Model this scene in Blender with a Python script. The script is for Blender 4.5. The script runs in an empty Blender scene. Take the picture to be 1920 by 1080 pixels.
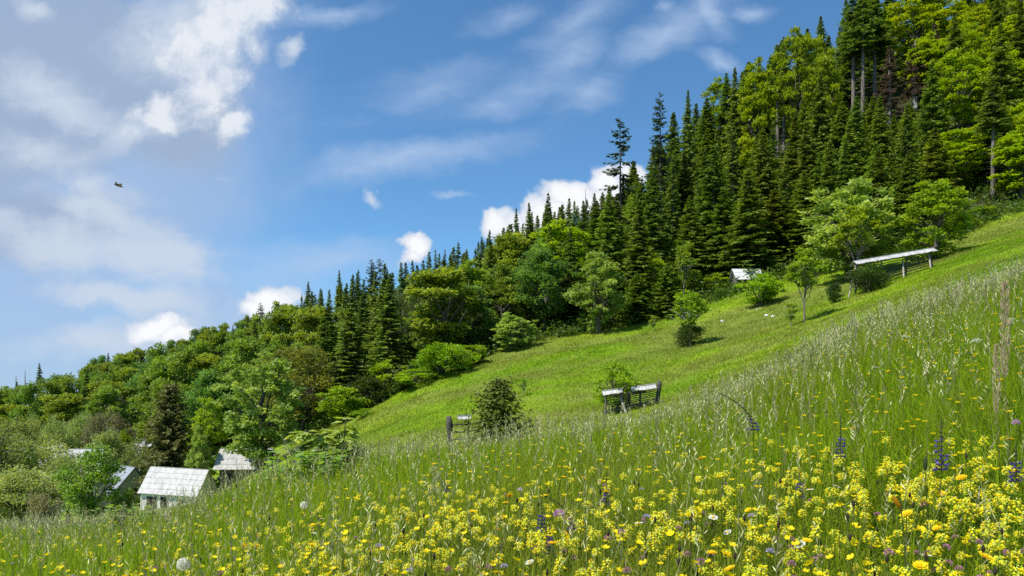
import bpy, math, random
import numpy as np
from mathutils import Vector, Matrix

SC = bpy.context.scene
COL = SC.collection
FPX = 26.0 / 36.0 * 1920.0      # focal length in photo pixels
HZ = 770.0                      # photo row of the horizon
rng = np.random.default_rng(7)
UP = np.array([0.0, 0.0, 1.0])

# ------------------------------------------------------------------ noise
def _hash(ix, iy, seed):
    n = (ix.astype(np.int64) * 374761393 + iy.astype(np.int64) * 668265263 + seed * 1442695041) & 0xFFFFFFFF
    n = ((n ^ (n >> 13)) * 1274126177) & 0xFFFFFFFF
    return ((n ^ (n >> 16)) & 0xFFFFFF) / float(0xFFFFFF)

def vnoise(x, y, seed=0):
    x = np.asarray(x, float); y = np.asarray(y, float)
    ix = np.floor(x); iy = np.floor(y)
    fx = x - ix; fy = y - iy
    fx = fx * fx * (3 - 2 * fx); fy = fy * fy * (3 - 2 * fy)
    a = _hash(ix, iy, seed); b = _hash(ix + 1, iy, seed); c = _hash(ix, iy + 1, seed); d = _hash(ix + 1, iy + 1, seed)
    return (a * (1 - fx) + b * fx) * (1 - fy) + (c * (1 - fx) + d * fx) * fy

def fbm(x, y, seed=0, o=3):
    s = 0; a = .5; t = 0
    for i in range(o):
        s = s + a * vnoise(x, y, seed + i * 17); t += a; a *= .5; x = x * 2.03; y = y * 2.03
    return s / t

# ------------------------------------------------------------------ terrain
def zpy(d, py):
    return d * (HZ - py) / FPX

def _col(px, z0, z1, k2, edge, k4, k5, k6, k7, k8, k9, k10):
    k = [(.9, z0), (2.2, z1), k2, edge]
    for d, py in (k4, k5, k6, k7, k8, k9, k10, (1600, 800)):
        k.append((d, zpy(d, py)))
    return px, k

TAB = [
    _col(-2500, -2.0, -2.6, (4.5, -3.4), (12, -6.0), (24, 1150), (45, 1100), (70, 1020), (110, 920), (170, 880), (270, 850), (400, 860)),
    _col(-900, -1.5, -1.8, (4.5, -2.2), (11, -3.6), (24, 1110), (45, 1040), (70, 1000), (110, 915), (170, 875), (270, 835), (400, 850)),
    _col(0, -1.22, -1.32, (4.5, -1.45), (11, -2.2), (22, 1015), (42, 985), (70, 962), (115, 905), (170, 862), (270, 815), (400, 850)),
    _col(250, -1.18, -1.22, (4.2, -1.33), (10.5, -2.0), (22, 1000), (44, 975), (72, 958), (105, 895), (160, 835), (262, 755), (400, 820)),
    _col(390, -1.15, -1.18, (4.0, -1.25), (10, -1.62), (22, 974), (45, 950), (72, 937), (98, 880), (150, 795), (250, 715), (400, 790)),
    _col(500, -1.13, -1.15, (4.0, -1.18), (9.7, -1.28), (22, 935), (45, 908), (70, 882), (92, 845), (150, 765), (242, 682), (400, 760)),
    _col(650, -1.1, -1.10, (4.0, -1.10), (9.5, -1.08), (22, 905), (45, 890), (68, 822), (84, 785), (150, 730), (235, 640), (400, 720)),
    _col(960, -1.05, -1.02, (4.0, -0.92), (9, -0.74), (20, 866), (42, 838), (70, 722), (96, 652), (150, 612), (210, 565), (400, 650)),
    _col(1250, -1.03, -0.97, (4.0, -0.78), (10, -0.52), (22, 815), (46, 768), (72, 662), (98, 590), (145, 470), (190, 400), (400, 520)),
    _col(1450, -1.0, -0.94, (4.0, -0.65), (11, 0.08), (24, 738), (45, 682), (72, 612), (100, 530), (145, 370), (185, 265), (400, 400)),
    _col(1600, -1.0, -0.92, (4.5, -0.45), (13, 1.00), (26, 650), (45, 618), (72, 560), (98, 498), (145, 290), (190, 170), (400, 320)),
    _col(1750, -.98, -0.89, (4.5, -0.30), (14.5, 1.70), (27, 598), (45, 566), (72, 508), (98, 455), (145, 220), (200, 70), (400, 230)),
    _col(1920, -.96, -0.86, (4.5, -0.10), (16, 2.55), (28, 538), (45, 505), (72, 452), (100, 398), (145, 140), (210, -40), (400, 120)),
    _col(2700, -.9, -0.70, (4.5, 0.50), (18, 5.2), (30, 320), (45, 290), (72, 250), (100, 180), (145, -60), (210, -300), (400, -100)),
    _col(4500, -.8, -0.50, (4.5, 1.20), (18, 8.2), (30, 100), (45, 50), (72, 0), (100, -80), (145, -260), (210, -500), (400, -300)),
]

def _slopes(X, Y):
    """monotone cubic slopes along the last axis"""
    h = np.diff(X, axis=-1); dl = np.diff(Y, axis=-1) / h
    m = np.zeros_like(Y)
    a = dl[..., :-1]; b = dl[..., 1:]
    w1 = 2 * h[..., 1:] + h[..., :-1]; w2 = h[..., 1:] + 2 * h[..., :-1]
    with np.errstate(divide='ignore', invalid='ignore'):
        hm = (w1 + w2) / (w1 / a + w2 / b)
    m[..., 1:-1] = np.where(a * b > 0, hm, 0.0)
    m[..., 0] = dl[..., 0]; m[..., -1] = dl[..., -1]
    return m

_PX = np.array([c[0] for c in TAB], float)
_PXT = np.linspace(_PX[0], _PX[-1], 1401)
def _hermite1(x, X, Y):
    m = _slopes(X, Y)
    i = np.clip(np.searchsorted(X, x) - 1, 0, len(X) - 2)
    h = X[i + 1] - X[i]; t = (x - X[i]) / h
    return ((2 * t**3 - 3 * t**2 + 1) * Y[i] + (t**3 - 2 * t**2 + t) * h * m[i] + (-2 * t**3 + 3 * t**2) * Y[i + 1] + (t**3 - t**2) * h * m[i + 1])
_NK = len(TAB[0][1])
_LD = np.stack([_hermite1(_PXT, _PX, np.log([c[1][k][0] for c in TAB])) for k in range(_NK)], 1)
_ZT = np.stack([_hermite1(_PXT, _PX, np.array([c[1][k][1] for c in TAB], float)) for k in range(_NK)], 1)
_MT = _slopes(_LD, _ZT)

def ground(x, y):
    x = np.atleast_1d(np.asarray(x, float)); y = np.atleast_1d(np.asarray(y, float))
    d = np.clip(y, .9, 1590.0)
    px = np.clip(960 + FPX * x / d, _PXT[0], _PXT[-1] - 1e-6)
    q = (px - _PXT[0]) / (_PXT[1] - _PXT[0]); i = np.minimum(q.astype(int), len(_PXT) - 2); w = (q - i)[:, None]
    LD = _LD[i] * (1 - w) + _LD[i + 1] * w; Z = _ZT[i] * (1 - w) + _ZT[i + 1] * w; M = _MT[i] * (1 - w) + _MT[i + 1] * w
    ld = np.log(d)
    k = np.clip((LD < ld[:, None]).sum(1) - 1, 0, _NK - 2)
    r = np.arange(len(ld))
    x0 = LD[r, k]; x1 = LD[r, k + 1]; h = x1 - x0; t = np.clip((ld - x0) / h, 0, 1)
    z = ((2 * t**3 - 3 * t**2 + 1) * Z[r, k] + (t**3 - 2 * t**2 + t) * h * M[r, k] + (-2 * t**3 + 3 * t**2) * Z[r, k + 1] + (t**3 - t**2) * h * M[r, k + 1])
    amp = np.clip((d - 3) / 60, 0, 1)
    z = z + amp * .9 * (fbm(x * .09, y * .09, 5) - .5) + np.clip(d / 8, 0, 1) * .12 * (vnoise(x * .7, y * .7, 9) - .5)
    return z

def edge_d(px, k):      # distance of table knot k at photo column px
    return np.exp(np.interp(px, _PXT, _LD[:, k]))

def at(px, d):
    x = (px - 960) / FPX * d
    return np.array([x, d, float(ground(x, d)[0])])

def at_h(px, py, h, dmin=1.3, dmax=60):
    """ground point in column px over which a thing of height h reaches photo row py"""
    d = np.exp(np.linspace(math.log(dmin), math.log(dmax), 500))
    x = (px - 960) / FPX * d
    row = HZ - FPX * (ground(x, d) + h) / d
    s = np.where((row[:-1] >= py) & (row[1:] < py))[0]
    i = s[0] if len(s) else int(np.argmin(abs(row - py)))
    return np.array([x[i], d[i], float(ground(x[i], d[i])[0])])

# ------------------------------------------------------------------ mesh building
class MB:
    def __init__(self):
        self.V = []; self.T = []; self.Q = []; self.C = []; self.n = 0; self.MQ = []; self.MT = []
    def add(self, V, Q=None, T=None, C=(1, 1, 1)):
        V = np.asarray(V, float).reshape(-1, 3)
        C = np.asarray(C, float)
        if C.ndim == 1: C = np.broadcast_to(C[:3], (len(V), 3))
        if Q is not None and len(Q): self.Q.append(np.asarray(Q, int).reshape(-1, 4) + self.n)
        if T is not None and len(T): self.T.append(np.asarray(T, int).reshape(-1, 3) + self.n)
        self.V.append(V); self.C.append(C); self.n += len(V)
        return self
    def cards(self, P, A, B, C, mid=.45, bend=None):
        """leaf-shaped quads: base P, length vector A, width vector B"""
        n = len(P)
        M = P + A * mid
        if bend is not None: M = M + bend
        V = np.stack([P, M + B * .5, P + A, M - B * .5], 1).reshape(-1, 3)
        Q = np.arange(4 * n).reshape(-1, 4)
        C = np.asarray(C, float)
        if C.ndim == 1: C = np.broadcast_to(C, (n, 3))
        return self.add(V, Q, None, np.repeat(C, 4, 0))
    def tube(self, pts, rad, n=6, C=(1, 1, 1), cap=True):
        pts = np.asarray(pts, float); m = len(pts)
        rad = np.broadcast_to(np.asarray(rad, float), (m,))
        tg = np.gradient(pts, axis=0); tg /= np.linalg.norm(tg, axis=1)[:, None] + 1e-12
        ref = np.array([1.0, 0, 0]) if abs(tg[0, 0]) < .8 else np.array([0, 1.0, 0])
        s = np.cross(tg, ref); s /= np.linalg.norm(s, axis=1)[:, None] + 1e-12
        b = np.cross(tg, s)
        a = np.arange(n) * 2 * math.pi / n
        V = pts[:, None] + rad[:, None, None] * (np.cos(a)[None, :, None] * s[:, None] + np.sin(a)[None, :, None] * b[:, None])
        i = np.arange(m - 1)[:, None] * n + np.arange(n)[None]
        j = np.arange(m - 1)[:, None] * n + (np.arange(n)[None] + 1) % n
        Q = np.stack([i, j, j + n, i + n], -1).reshape(-1, 4)
        V = V.reshape(-1, 3); T = None
        if cap:
            V = np.vstack([V, pts[:1], pts[-1:]]); c0 = m * n; c1 = c0 + 1
            k = np.arange(n); k2 = (k + 1) % n
            T = np.vstack([np.stack([k2, k, np.full(n, c0)], 1), np.stack([(m - 1) * n + k, (m - 1) * n + k2, np.full(n, c1)], 1)])
        return self.add(V, Q, T, C)
    def box(self, c, s, R=None, C=(1, 1, 1)):
        o = np.array([[-1, -1, -1], [1, -1, -1], [1, 1, -1], [-1, 1, -1], [-1, -1, 1], [1, -1, 1], [1, 1, 1], [-1, 1, 1]]) * np.asarray(s) * .5
        if R is not None: o = o @ np.asarray(R).T
        return self.add(o + np.asarray(c), [[3, 2, 1, 0], [4, 5, 6, 7], [0, 1, 5, 4], [1, 2, 6, 5], [2, 3, 7, 6], [3, 0, 4, 7]], None, C)
    def bar(self, a, b, w, t, C=(1, 1, 1), up=UP):
        """box-section bar from a to b"""
        a = np.asarray(a, float); b = np.asarray(b, float); d = b - a; L = np.linalg.norm(d); d = d / L
        s = np.cross(d, up); s /= np.linalg.norm(s); u = np.cross(s, d)
        return self.box((a + b) / 2, (L, w, t), np.stack([d, s, u], 1), C)
    def mesh(self, name, mat, smooth=False):
        V = np.concatenate(self.V).astype(np.float32); C = np.concatenate(self.C)
        Q = np.concatenate(self.Q) if self.Q else np.zeros((0, 4), int)
        T = np.concatenate(self.T) if self.T else np.zeros((0, 3), int)
        me = bpy.data.meshes.new(name)
        nq, nt = len(Q), len(T)
        me.vertices.add(len(V)); me.vertices.foreach_set('co', V.ravel())
        me.loops.add(nq * 4 + nt * 3)
        me.loops.foreach_set('vertex_index', np.concatenate([Q.ravel(), T.ravel()]).astype(np.int32))
        me.polygons.add(nq + nt)
        me.polygons.foreach_set('loop_start', np.concatenate([np.arange(nq) * 4, nq * 4 + np.arange(nt) * 3]).astype(np.int32))
        me.polygons.foreach_set('loop_total', np.concatenate([np.full(nq, 4), np.full(nt, 3)]).astype(np.int32))
        me.polygons.foreach_set('use_smooth', np.full(nq + nt, bool(smooth)))
        at_ = me.attributes.new('col', 'FLOAT_COLOR', 'POINT')
        at_.data.foreach_set('color', np.hstack([C, np.ones((len(C), 1))]).astype(np.float32).ravel())
        me.materials.append(mat)
        me.update(calc_edges=True)
        return me

def link(name, me, parent=None, loc=(0, 0, 0), rz=0, sc=(1, 1, 1)):
    o = bpy.data.objects.new(name, me); COL.objects.link(o)
    o.location = loc; o.rotation_euler = (0, 0, rz); o.scale = sc
    if parent is not None: o.parent = parent
    return o

def tag(o, label=None, cat=None, group=None, kind=None):
    if label: o['label'] = label
    if cat: o['category'] = cat
    if group: o['group'] = group
    if kind: o['kind'] = kind
    return o

def thing(name, label, cat, loc=(0, 0, 0), rz=0, sc=(1, 1, 1), group=None):
    return tag(link(name, None, None, loc, rz, sc), label, cat, group)

# ------------------------------------------------------------------ materials
def new_mat(name):
    m = bpy.data.materials.new(name); m.use_nodes = True
    nt = m.node_tree; nt.nodes.clear()
    return m, nt, nt.nodes.new('ShaderNodeOutputMaterial')

def N(nt, typ, **kw):
    n = nt.nodes.new(typ)
    for k, v in kw.items():
        if k.startswith('i_'):
            key = k[2:]
            n.inputs[int(key) if key.isdigit() else key.replace('_', ' ')].default_value = v
        else: setattr(n, k, v)
    return n

def foliage(name, trans=.4, tcol=(1.25, 1.2, .5), vary=.35, hue=.02, rough=.55, spec=.25):
    """leaf material: colour from the mesh, varied per object; part of the light passes through"""
    m, nt, out = new_mat(name); L = nt.links.new
    a = N(nt, 'ShaderNodeAttribute', attribute_name='col')
    oi = N(nt, 'ShaderNodeObjectInfo')
    hv = N(nt, 'ShaderNodeHueSaturation')
    v = N(nt, 'ShaderNodeMapRange', i_3=1 - vary * .5, i_4=1 + vary * .5); L(oi.outputs['Random'], v.inputs[0])
    mul = N(nt, 'ShaderNodeMath', operation='MULTIPLY', i_1=7.31); L(oi.outputs['Random'], mul.inputs[0])
    fr = N(nt, 'ShaderNodeMath', operation='FRACT'); L(mul.outputs[0], fr.inputs[0])
    h = N(nt, 'ShaderNodeMapRange', i_3=.5 - hue, i_4=.5 + hue); L(fr.outputs[0], h.inputs[0])
    L(a.outputs['Color'], hv.inputs['Color']); L(v.outputs[0], hv.inputs['Value']); L(h.outputs[0], hv.inputs['Hue'])
    p = N(nt, 'ShaderNodeBsdfPrincipled'); p.inputs['Roughness'].default_value = rough
    p.inputs['Specular IOR Level'].default_value = spec
    L(hv.outputs[0], p.inputs['Base Color'])
    t = N(nt, 'ShaderNodeBsdfTranslucent')
    mx = N(nt, 'ShaderNodeMix', data_type='RGBA', blend_type='MULTIPLY', i_0=1.0); mx.inputs[7].default_value = (*tcol, 1)
    L(hv.outputs[0], mx.inputs[6]); L(mx.outputs[2], t.inputs['Color'])
    ms = N(nt, 'ShaderNodeMixShader', i_0=trans)
    L(p.outputs[0], ms.inputs[1]); L(t.outputs[0], ms.inputs[2]); L(ms.outputs[0], out.inputs[0])
    return m

def rough_mat(name, dark, light, scale=6, stretch=(1, 1, 1), rough=.85, detail=6, use_col=True, bump=.3, spec=.2):
    """weathered surface: two tones mixed by stretched noise, times the mesh colour"""
    m, nt, out = new_mat(name); L = nt.links.new
    tc = N(nt, 'ShaderNodeTexCoord'); mp = N(nt, 'ShaderNodeMapping'); mp.inputs['Scale'].default_value = stretch
    L(tc.outputs['Object'], mp.inputs[0])
    nz = N(nt, 'ShaderNodeTexNoise', i_Scale=scale, i_Detail=detail, i_Roughness=.65); L(mp.outputs[0], nz.inputs['Vector'])
    cr = N(nt, 'ShaderNodeValToRGB'); cr.color_ramp.elements[0].position = .3; cr.color_ramp.elements[1].position = .68
    cr.color_ramp.elements[0].color = (*dark, 1); cr.color_ramp.elements[1].color = (*light, 1)
    L(nz.outputs['Fac'], cr.inputs[0])
    p = N(nt, 'ShaderNodeBsdfPrincipled'); p.inputs['Roughness'].default_value = rough; p.inputs['Specular IOR Level'].default_value = spec
    if use_col:
        a = N(nt, 'ShaderNodeAttribute', attribute_name='col')
        mx = N(nt, 'ShaderNodeMix', data_type='RGBA', blend_type='MULTIPLY', i_0=1.0)
        L(cr.outputs[0], mx.inputs[6]); L(a.outputs['Color'], mx.inputs[7]); L(mx.outputs[2], p.inputs['Base Color'])
    else: L(cr.outputs[0], p.inputs['Base Color'])
    if bump:
        b = N(nt, 'ShaderNodeBump', i_Strength=bump, i_Distance=.05); L(nz.outputs['Fac'], b.inputs['Height']); L(b.outputs[0], p.inputs['Normal'])
    L(p.outputs[0], out.inputs[0])
    return m

M_NEEDLE = foliage('spruce_needles', .36, (1.2, 1.15, .5), .42, .011, .6, .25)
M_LEAF = foliage('broad_leaves', .48, (1.35, 1.25, .45), .30, .014, .5, .3)
M_GRASS = foliage('meadow_grass', .58, (1.2, 1.18, .45), 0, 0, .65, .15)
M_PETAL = foliage('flower_petals', .45, (1.1, 1.05, .8), .18, .008, .6, .2)
M_DRY = foliage('dry_grass', .35, (1.1, 1.05, .85), .1, .01, .6, .2)
M_BARK = rough_mat('tree_bark', (.035, .028, .022), (.13, .11, .09), 5, (3, 3, .5))
M_PALEBARK = rough_mat('pale_bark', (.14, .13, .115), (.36, .34, .30), 4, (2, 2, .6))
M_WOOD = rough_mat('weathered_wood', (.055, .048, .042), (.21, .19, .17), 7, (1, 1, 1))
M_SHINGLE = rough_mat('pale_shingles', (.33, .32, .31), (.56, .55, .54), .9, (3.5, 1.2, 1.2), bump=.06)
M_GREYBARK = rough_mat('grey_bark', (.07, .062, .052), (.23, .20, .17), 5, (3, 3, .4))
M_GREYROOF = rough_mat('grey_boards', (.27, .265, .25), (.47, .46, .44), 1.2, (3, 1, 1), bump=.06)
M_ROCK = rough_mat('limestone', (.28, .275, .26), (.66, .65, .62), 3, (1, 1, 1), bump=.6)
M_PLASTER = rough_mat('white_plaster', (.55, .54, .50), (.80, .79, .75), 1.3, (1, 1, 1), bump=.08)
M_SLATE = rough_mat('grey_tiles', (.15, .17, .20), (.32, .35, .40), 5, (1, 1, 1), bump=.2)
M_DARK = rough_mat('dark_opening', (.015, .014, .012), (.05, .045, .04), 6, (1, 1, 1), bump=0)

def ground_mat():
    m, nt, out = new_mat('meadow_ground'); L = nt.links.new
    a = N(nt, 'ShaderNodeAttribute', attribute_name='col')
    tc = N(nt, 'ShaderNodeTexCoord')
    n1 = N(nt, 'ShaderNodeTexNoise', i_Scale=.35, i_Detail=8, i_Roughness=.65); L(tc.outputs['Object'], n1.inputs['Vector'])
    n2 = N(nt, 'ShaderNodeTexNoise', i_Scale=5.0, i_Detail=6, i_Roughness=.7); L(tc.outputs['Object'], n2.inputs['Vector'])
    ad = N(nt, 'ShaderNodeMath', operation='ADD'); L(n1.outputs[0], ad.inputs[0]); L(n2.outputs[0], ad.inputs[1])
    mr = N(nt, 'ShaderNodeMapRange', i_1=.6, i_2=1.4, i_3=.65, i_4=1.35); L(ad.outputs[0], mr.inputs[0])
    mx = N(nt, 'ShaderNodeMix', data_type='RGBA', blend_type='MULTIPLY', i_0=1.0); L(a.outputs['Color'], mx.inputs[6]); L(mr.outputs[0], mx.inputs[7])
    p = N(nt, 'ShaderNodeBsdfPrincipled'); p.inputs['Roughness'].default_value = .95; p.inputs['Specular IOR Level'].default_value = .1
    L(mx.outputs[2], p.inputs['Base Color'])
    b = N(nt, 'ShaderNodeBump', i_Strength=.8, i_Distance=.12); L(n2.outputs[0], b.inputs['Height']); L(b.outputs[0], p.inputs['Normal'])
    L(p.outputs[0], out.inputs[0])
    return m
M_GROUND = ground_mat()

def lerp(a, b, t):
    return np.asarray(a) + (np.asarray(b) - np.asarray(a)) * np.asarray(t)[..., None]

def meadow_tone(x, y):
    """grass albedo at a place: fresh green, yellow green and olive in patches"""
    n = fbm(x * .11, y * .11, 31); n2 = fbm(x * .4 + 9, y * .4, 47)
    c = lerp((.168, .292, .006), (.262, .372, .010), np.clip((n - .3) * 2.4, 0, 1))
    c = lerp(c, (.25, .28, .04), np.clip((n2 - .52) * 2.2, 0, .75))
    n3 = fbm(x * .05 + 4, y * .16 + 2, 53)          # drier bands along the slope
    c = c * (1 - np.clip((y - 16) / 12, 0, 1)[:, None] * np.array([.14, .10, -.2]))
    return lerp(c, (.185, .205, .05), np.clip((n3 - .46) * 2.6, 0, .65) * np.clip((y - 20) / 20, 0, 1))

# ------------------------------------------------------------------ ground sheet
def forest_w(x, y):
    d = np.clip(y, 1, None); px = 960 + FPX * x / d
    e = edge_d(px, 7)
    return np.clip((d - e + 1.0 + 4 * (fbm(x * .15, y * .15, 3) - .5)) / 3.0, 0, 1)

def make_ground():
    u = np.concatenate([-np.geomspace(6, .85, 22), np.linspace(-.82, .82, 200), np.geomspace(.85, 6, 22)])
    yb = np.array([-60, -30, -12, -5, -2, -.5, .5])
    yf = np.concatenate([np.geomspace(.9, 30, 130), np.geomspace(30.6, 420, 190), np.geomspace(450, 1550, 14)])
    ys = np.concatenate([yb, yf])
    w = np.where(ys < .9, .9 + (.9 - ys), ys)
    X = u[None] * w[:, None]; Y = np.repeat(ys[:, None], len(u), 1)
    Z = ground(X.ravel(), Y.ravel())
    V = np.stack([X.ravel(), Y.ravel(), Z], 1)
    nr, nc = X.shape
    i = (np.arange(nr - 1)[:, None] * nc + np.arange(nc - 1)[None]).ravel()
    Q = np.stack([i, i + 1, i + nc + 1, i + nc], 1)
    C = meadow_tone(V[:, 0], V[:, 1]) * .8
    fw = forest_w(V[:, 0], V[:, 1])
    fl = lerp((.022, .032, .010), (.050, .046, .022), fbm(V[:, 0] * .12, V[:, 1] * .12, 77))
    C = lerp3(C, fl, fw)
    me = MB().add(V, Q, None, C).mesh('ground', M_GROUND, True)
    return tag(link('ground', me), kind='structure')

def lerp3(a, b, t):
    return a + (b - a) * t[:, None]
make_ground()

# ------------------------------------------------------------------ trees
def unit(v):
    v = np.asarray(v, float); return v / (np.linalg.norm(v, axis=-1, keepdims=True) + 1e-12)

def perp(A, r, flat=None):
    """random widths at right angles to A; flat = how strongly the blade lies level"""
    n = r.normal(size=A.shape)
    if flat is not None: n = n * (1 - flat) + UP * flat
    b = np.cross(A, n)
    return unit(b)

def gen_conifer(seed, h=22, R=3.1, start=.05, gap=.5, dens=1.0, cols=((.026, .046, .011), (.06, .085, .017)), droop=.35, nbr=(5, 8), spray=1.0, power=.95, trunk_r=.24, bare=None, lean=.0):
    r = np.random.default_rng(seed)
    tr = MB(); cr = MB()
    zz = np.linspace(0, h * .99, 14)
    wob = np.cumsum(r.normal(size=(14, 2)), 0) * .02 * lean
    tp = np.stack([wob[:, 0], wob[:, 1], zz], 1)
    tr.tube(tp, trunk_r * (1 - zz / h) ** .8 + .02, 7)
    z = h * start
    P = []; A = []; B = []; C = []
    while z < h * .985:
        t = (z - h * start) / (h - h * start)
        skirt = min(1, (t + .04) / .10) if start > .15 else 1.0
        for k in range(r.integers(*nbr)):
            if r.random() > dens: continue
            az = r.uniform(0, 2 * math.pi)
            L = (R * (1 - t) ** power * r.uniform(.62, 1.18) + .06) * (.55 + .45 * skirt)
            el = -droop * (1 - t) * 1.25 + .42 * t + r.normal() * .08
            n = max(3, int(L / .26))
            s = (np.arange(n) + r.random(n) * .8) / n
            s = np.clip(s, .12, 1)
            o = np.array([math.cos(az), math.sin(az), 0]); sd = np.array([-o[1], o[0], 0])
            dz = el * s - .30 * s**2 * (1 - t) + .28 * s**3 * (1 - t)
            base = np.interp(z, zz, wob[:, 0]), np.interp(z, zz, wob[:, 1])
            pt = np.array([base[0], base[1], z + r.normal() * .12]) + o * (L * s)[:, None] + UP * (L * dz)[:, None]
            ln = (np.clip(.34 + .34 * L * (1 - s), .26, 1.0)) * spray * min(1, .35 + L / 1.5 / spray)
            for sg in (-1, 1, 0):
                m = n
                if sg: dr = o * .55 + sd * sg * r.uniform(.55, 1.0, (m, 1)) - UP * r.uniform(.05, .45, (m, 1))
                else: dr = o * r.uniform(.2, .9, (m, 1)) + sd * r.normal(size=(m, 1)) * .3 - UP * r.uniform(.1, 1.0, (m, 1)) * (1 - .7 * t)
                dr = unit(dr)
                a = dr * (ln * r.uniform(.7, 1.2, m))[:, None]
                P.append(pt); A.append(a); B.append(perp(dr, r, .55) * (.23 * spray * min(1, .5 + L / 2 / spray) * r.uniform(.7, 1.3, (m, 1))))
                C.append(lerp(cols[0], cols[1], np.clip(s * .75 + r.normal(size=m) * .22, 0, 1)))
            # the branch wood
            if start > .2 and r.random() < .5:
                tr.tube(np.array([[base[0], base[1], z], (np.array([base[0], base[1], z]) + pt[-1]) / 2 + UP * .05, pt[-1]]), [.035, .025, .01], 3, cap=False)
        z += gap * r.uniform(.75, 1.25) * (1 - .45 * t)
    # leader
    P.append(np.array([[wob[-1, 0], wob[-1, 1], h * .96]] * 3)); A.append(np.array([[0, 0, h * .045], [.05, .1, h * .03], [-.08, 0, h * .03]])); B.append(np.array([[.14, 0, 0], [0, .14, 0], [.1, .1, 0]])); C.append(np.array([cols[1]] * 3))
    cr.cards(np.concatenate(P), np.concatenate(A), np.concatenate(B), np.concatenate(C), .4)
    if bare:                                  # dead stubs on the bare lower trunk
        for k in range(bare):
            zb = r.uniform(.15, 1) * h * start; az = r.uniform(0, 6.28); L = r.uniform(.4, 1.5)
            o = np.array([math.cos(az), math.sin(az), r.uniform(-.3, .1)])
            tr.tube(np.array([[0, 0, zb], o * L * .5 + [0, 0, zb], o * L + [0, 0, zb - .1]]), [.03, .02, .008], 3, cap=False)
    return tr, cr

def curve_pts(a, b, sag, r, n=6):
    t = np.linspace(0, 1, n)[:, None]
    w = r.normal(size=3) * np.linalg.norm(b - a) * .06
    return a * (1 - t) + b * t + (sag * UP + w) * (4 * t * (1 - t))

def gen_broad(seed, h=12, W=9, base=.22, ncl=55, nleaf=150, leaf=.32, cols=((.06, .11, .012), (.12, .19, .02)), flat=.55, rc=.17, trunk_r=.2, lop=.25, upn=.6, limbs=14, droop=.1, fork=.3, tip=None, solid=.45, shape=1.0, stems=1):
    r = np.random.default_rng(seed)
    tr = MB(); cr = MB()
    z0 = h * base; cz = (z0 + h) / 2; rz = (h - z0) / 2 * .95; rx = W / 2
    lob = r.normal(size=(5, 3)); lob = unit(lob)
    amp = r.uniform(-lop, lop, 5)
    D = unit(r.normal(size=(ncl, 3)))
    rad = r.uniform(solid, 1, ncl) ** .6 * r.uniform(.80, 1.16, ncl)
    k = 1 + (np.maximum(0, D @ lob.T) ** 3 @ amp)
    crad = rc * W * r.uniform(.45, 1.2, ncl)
    S = np.stack([np.full(ncl, rx), np.full(ncl, rx), np.full(ncl, rz)], 1) - crad[:, None] * np.array([.75, .75, flat * .6])
    cen = D * S * (rad * k)[:, None]
    tz = np.clip(cen[:, 2] / rz, -1, 1)
    cen[:, :2] *= (1 - .38 * shape * np.clip(tz, 0, 1) ** 1.5 - .20 * np.clip(-tz, 0, 1))[:, None]
    cen[:, 2] += cz
    # trunk and limbs
    tops = []
    for sidx in range(stems):
        off = r.normal(size=2) * (.12 * W * .3 if stems > 1 else 0)
        tt = np.linspace(0, 1, 10)
        lean = r.normal(size=2) * (.06 if stems == 1 else .16) * h
        tp = np.stack([off[0] + lean[0] * tt**1.5 + r.normal(size=10) * .012 * h * tt, off[1] + lean[1] * tt**1.5 + r.normal(size=10) * .012 * h * tt, tt * h * .70], 1)
        tr.tube(tp, trunk_r * (1 - tt) ** .7 + .025, 7)
        tops.append(tp)
    for c in cen[np.argsort(-np.linalg.norm(cen[:, :2], axis=1) + r.random(ncl) * W * .4)][:limbs]:
        tp = tops[r.integers(stems)]
        zz = np.clip(r.uniform(fork, .65) * c[2] + .05 * h, h * .12, c[2])
        a = np.array([np.interp(zz, tp[:, 2], tp[:, 0]), np.interp(zz, tp[:, 2], tp[:, 1]), zz])
        pts = curve_pts(a, c, .06 * W * r.random(), r)
        tr.tube(pts, np.linspace(trunk_r * .42, .02, len(pts)), 5, cap=False)
        for q in range(3):
            b = c + r.normal(size=3) * crad.mean() * [.9, .9, .5]
            tr.tube(curve_pts(pts[3], b, 0, r, 4), [.03, .025, .018, .008], 3, cap=False)
    # leaves
    nl = np.maximum(20, (nleaf * (crad / crad.mean()) ** 2).astype(int))
    idx = np.repeat(np.arange(ncl), nl); n = len(idx)
    q = unit(r.normal(size=(n, 3))) * (r.random(n) ** .45)[:, None]
    q[:, 2] = q[:, 2] * flat
    q[:, 2] -= .22 * (q[:, 0] ** 2 + q[:, 1] ** 2) * droop * 4
    P = cen[idx] + q * crad[idx][:, None]
    P[:, 2] = np.maximum(P[:, 2], .05)
    outw = unit((P - [0, 0, cz - rz * .4]) * [1, 1, .5])
    dr = unit(outw * .55 + r.normal(size=(n, 3)) * [.8, .8, .45] - UP * droop * 1.2)
    A = dr * (leaf * r.uniform(.65, 1.35, n))[:, None]
    B = perp(dr, r, upn) * (leaf * .62 * r.uniform(.7, 1.3, (n, 1)))
    cv = np.clip(r.normal(.45, .22, ncl)[idx] + r.normal(size=n) * .2, 0, 1.15)
    C = lerp(cols[0], cols[1], cv)
    if tip is not None:
        tm = (q[:, 2] / flat > .55) & (r.random(n) < .5); C[tm] = tip
    cr.cards(P, A, B, C, .5, bend=-UP * (leaf * .10))
    return tr, cr

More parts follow.
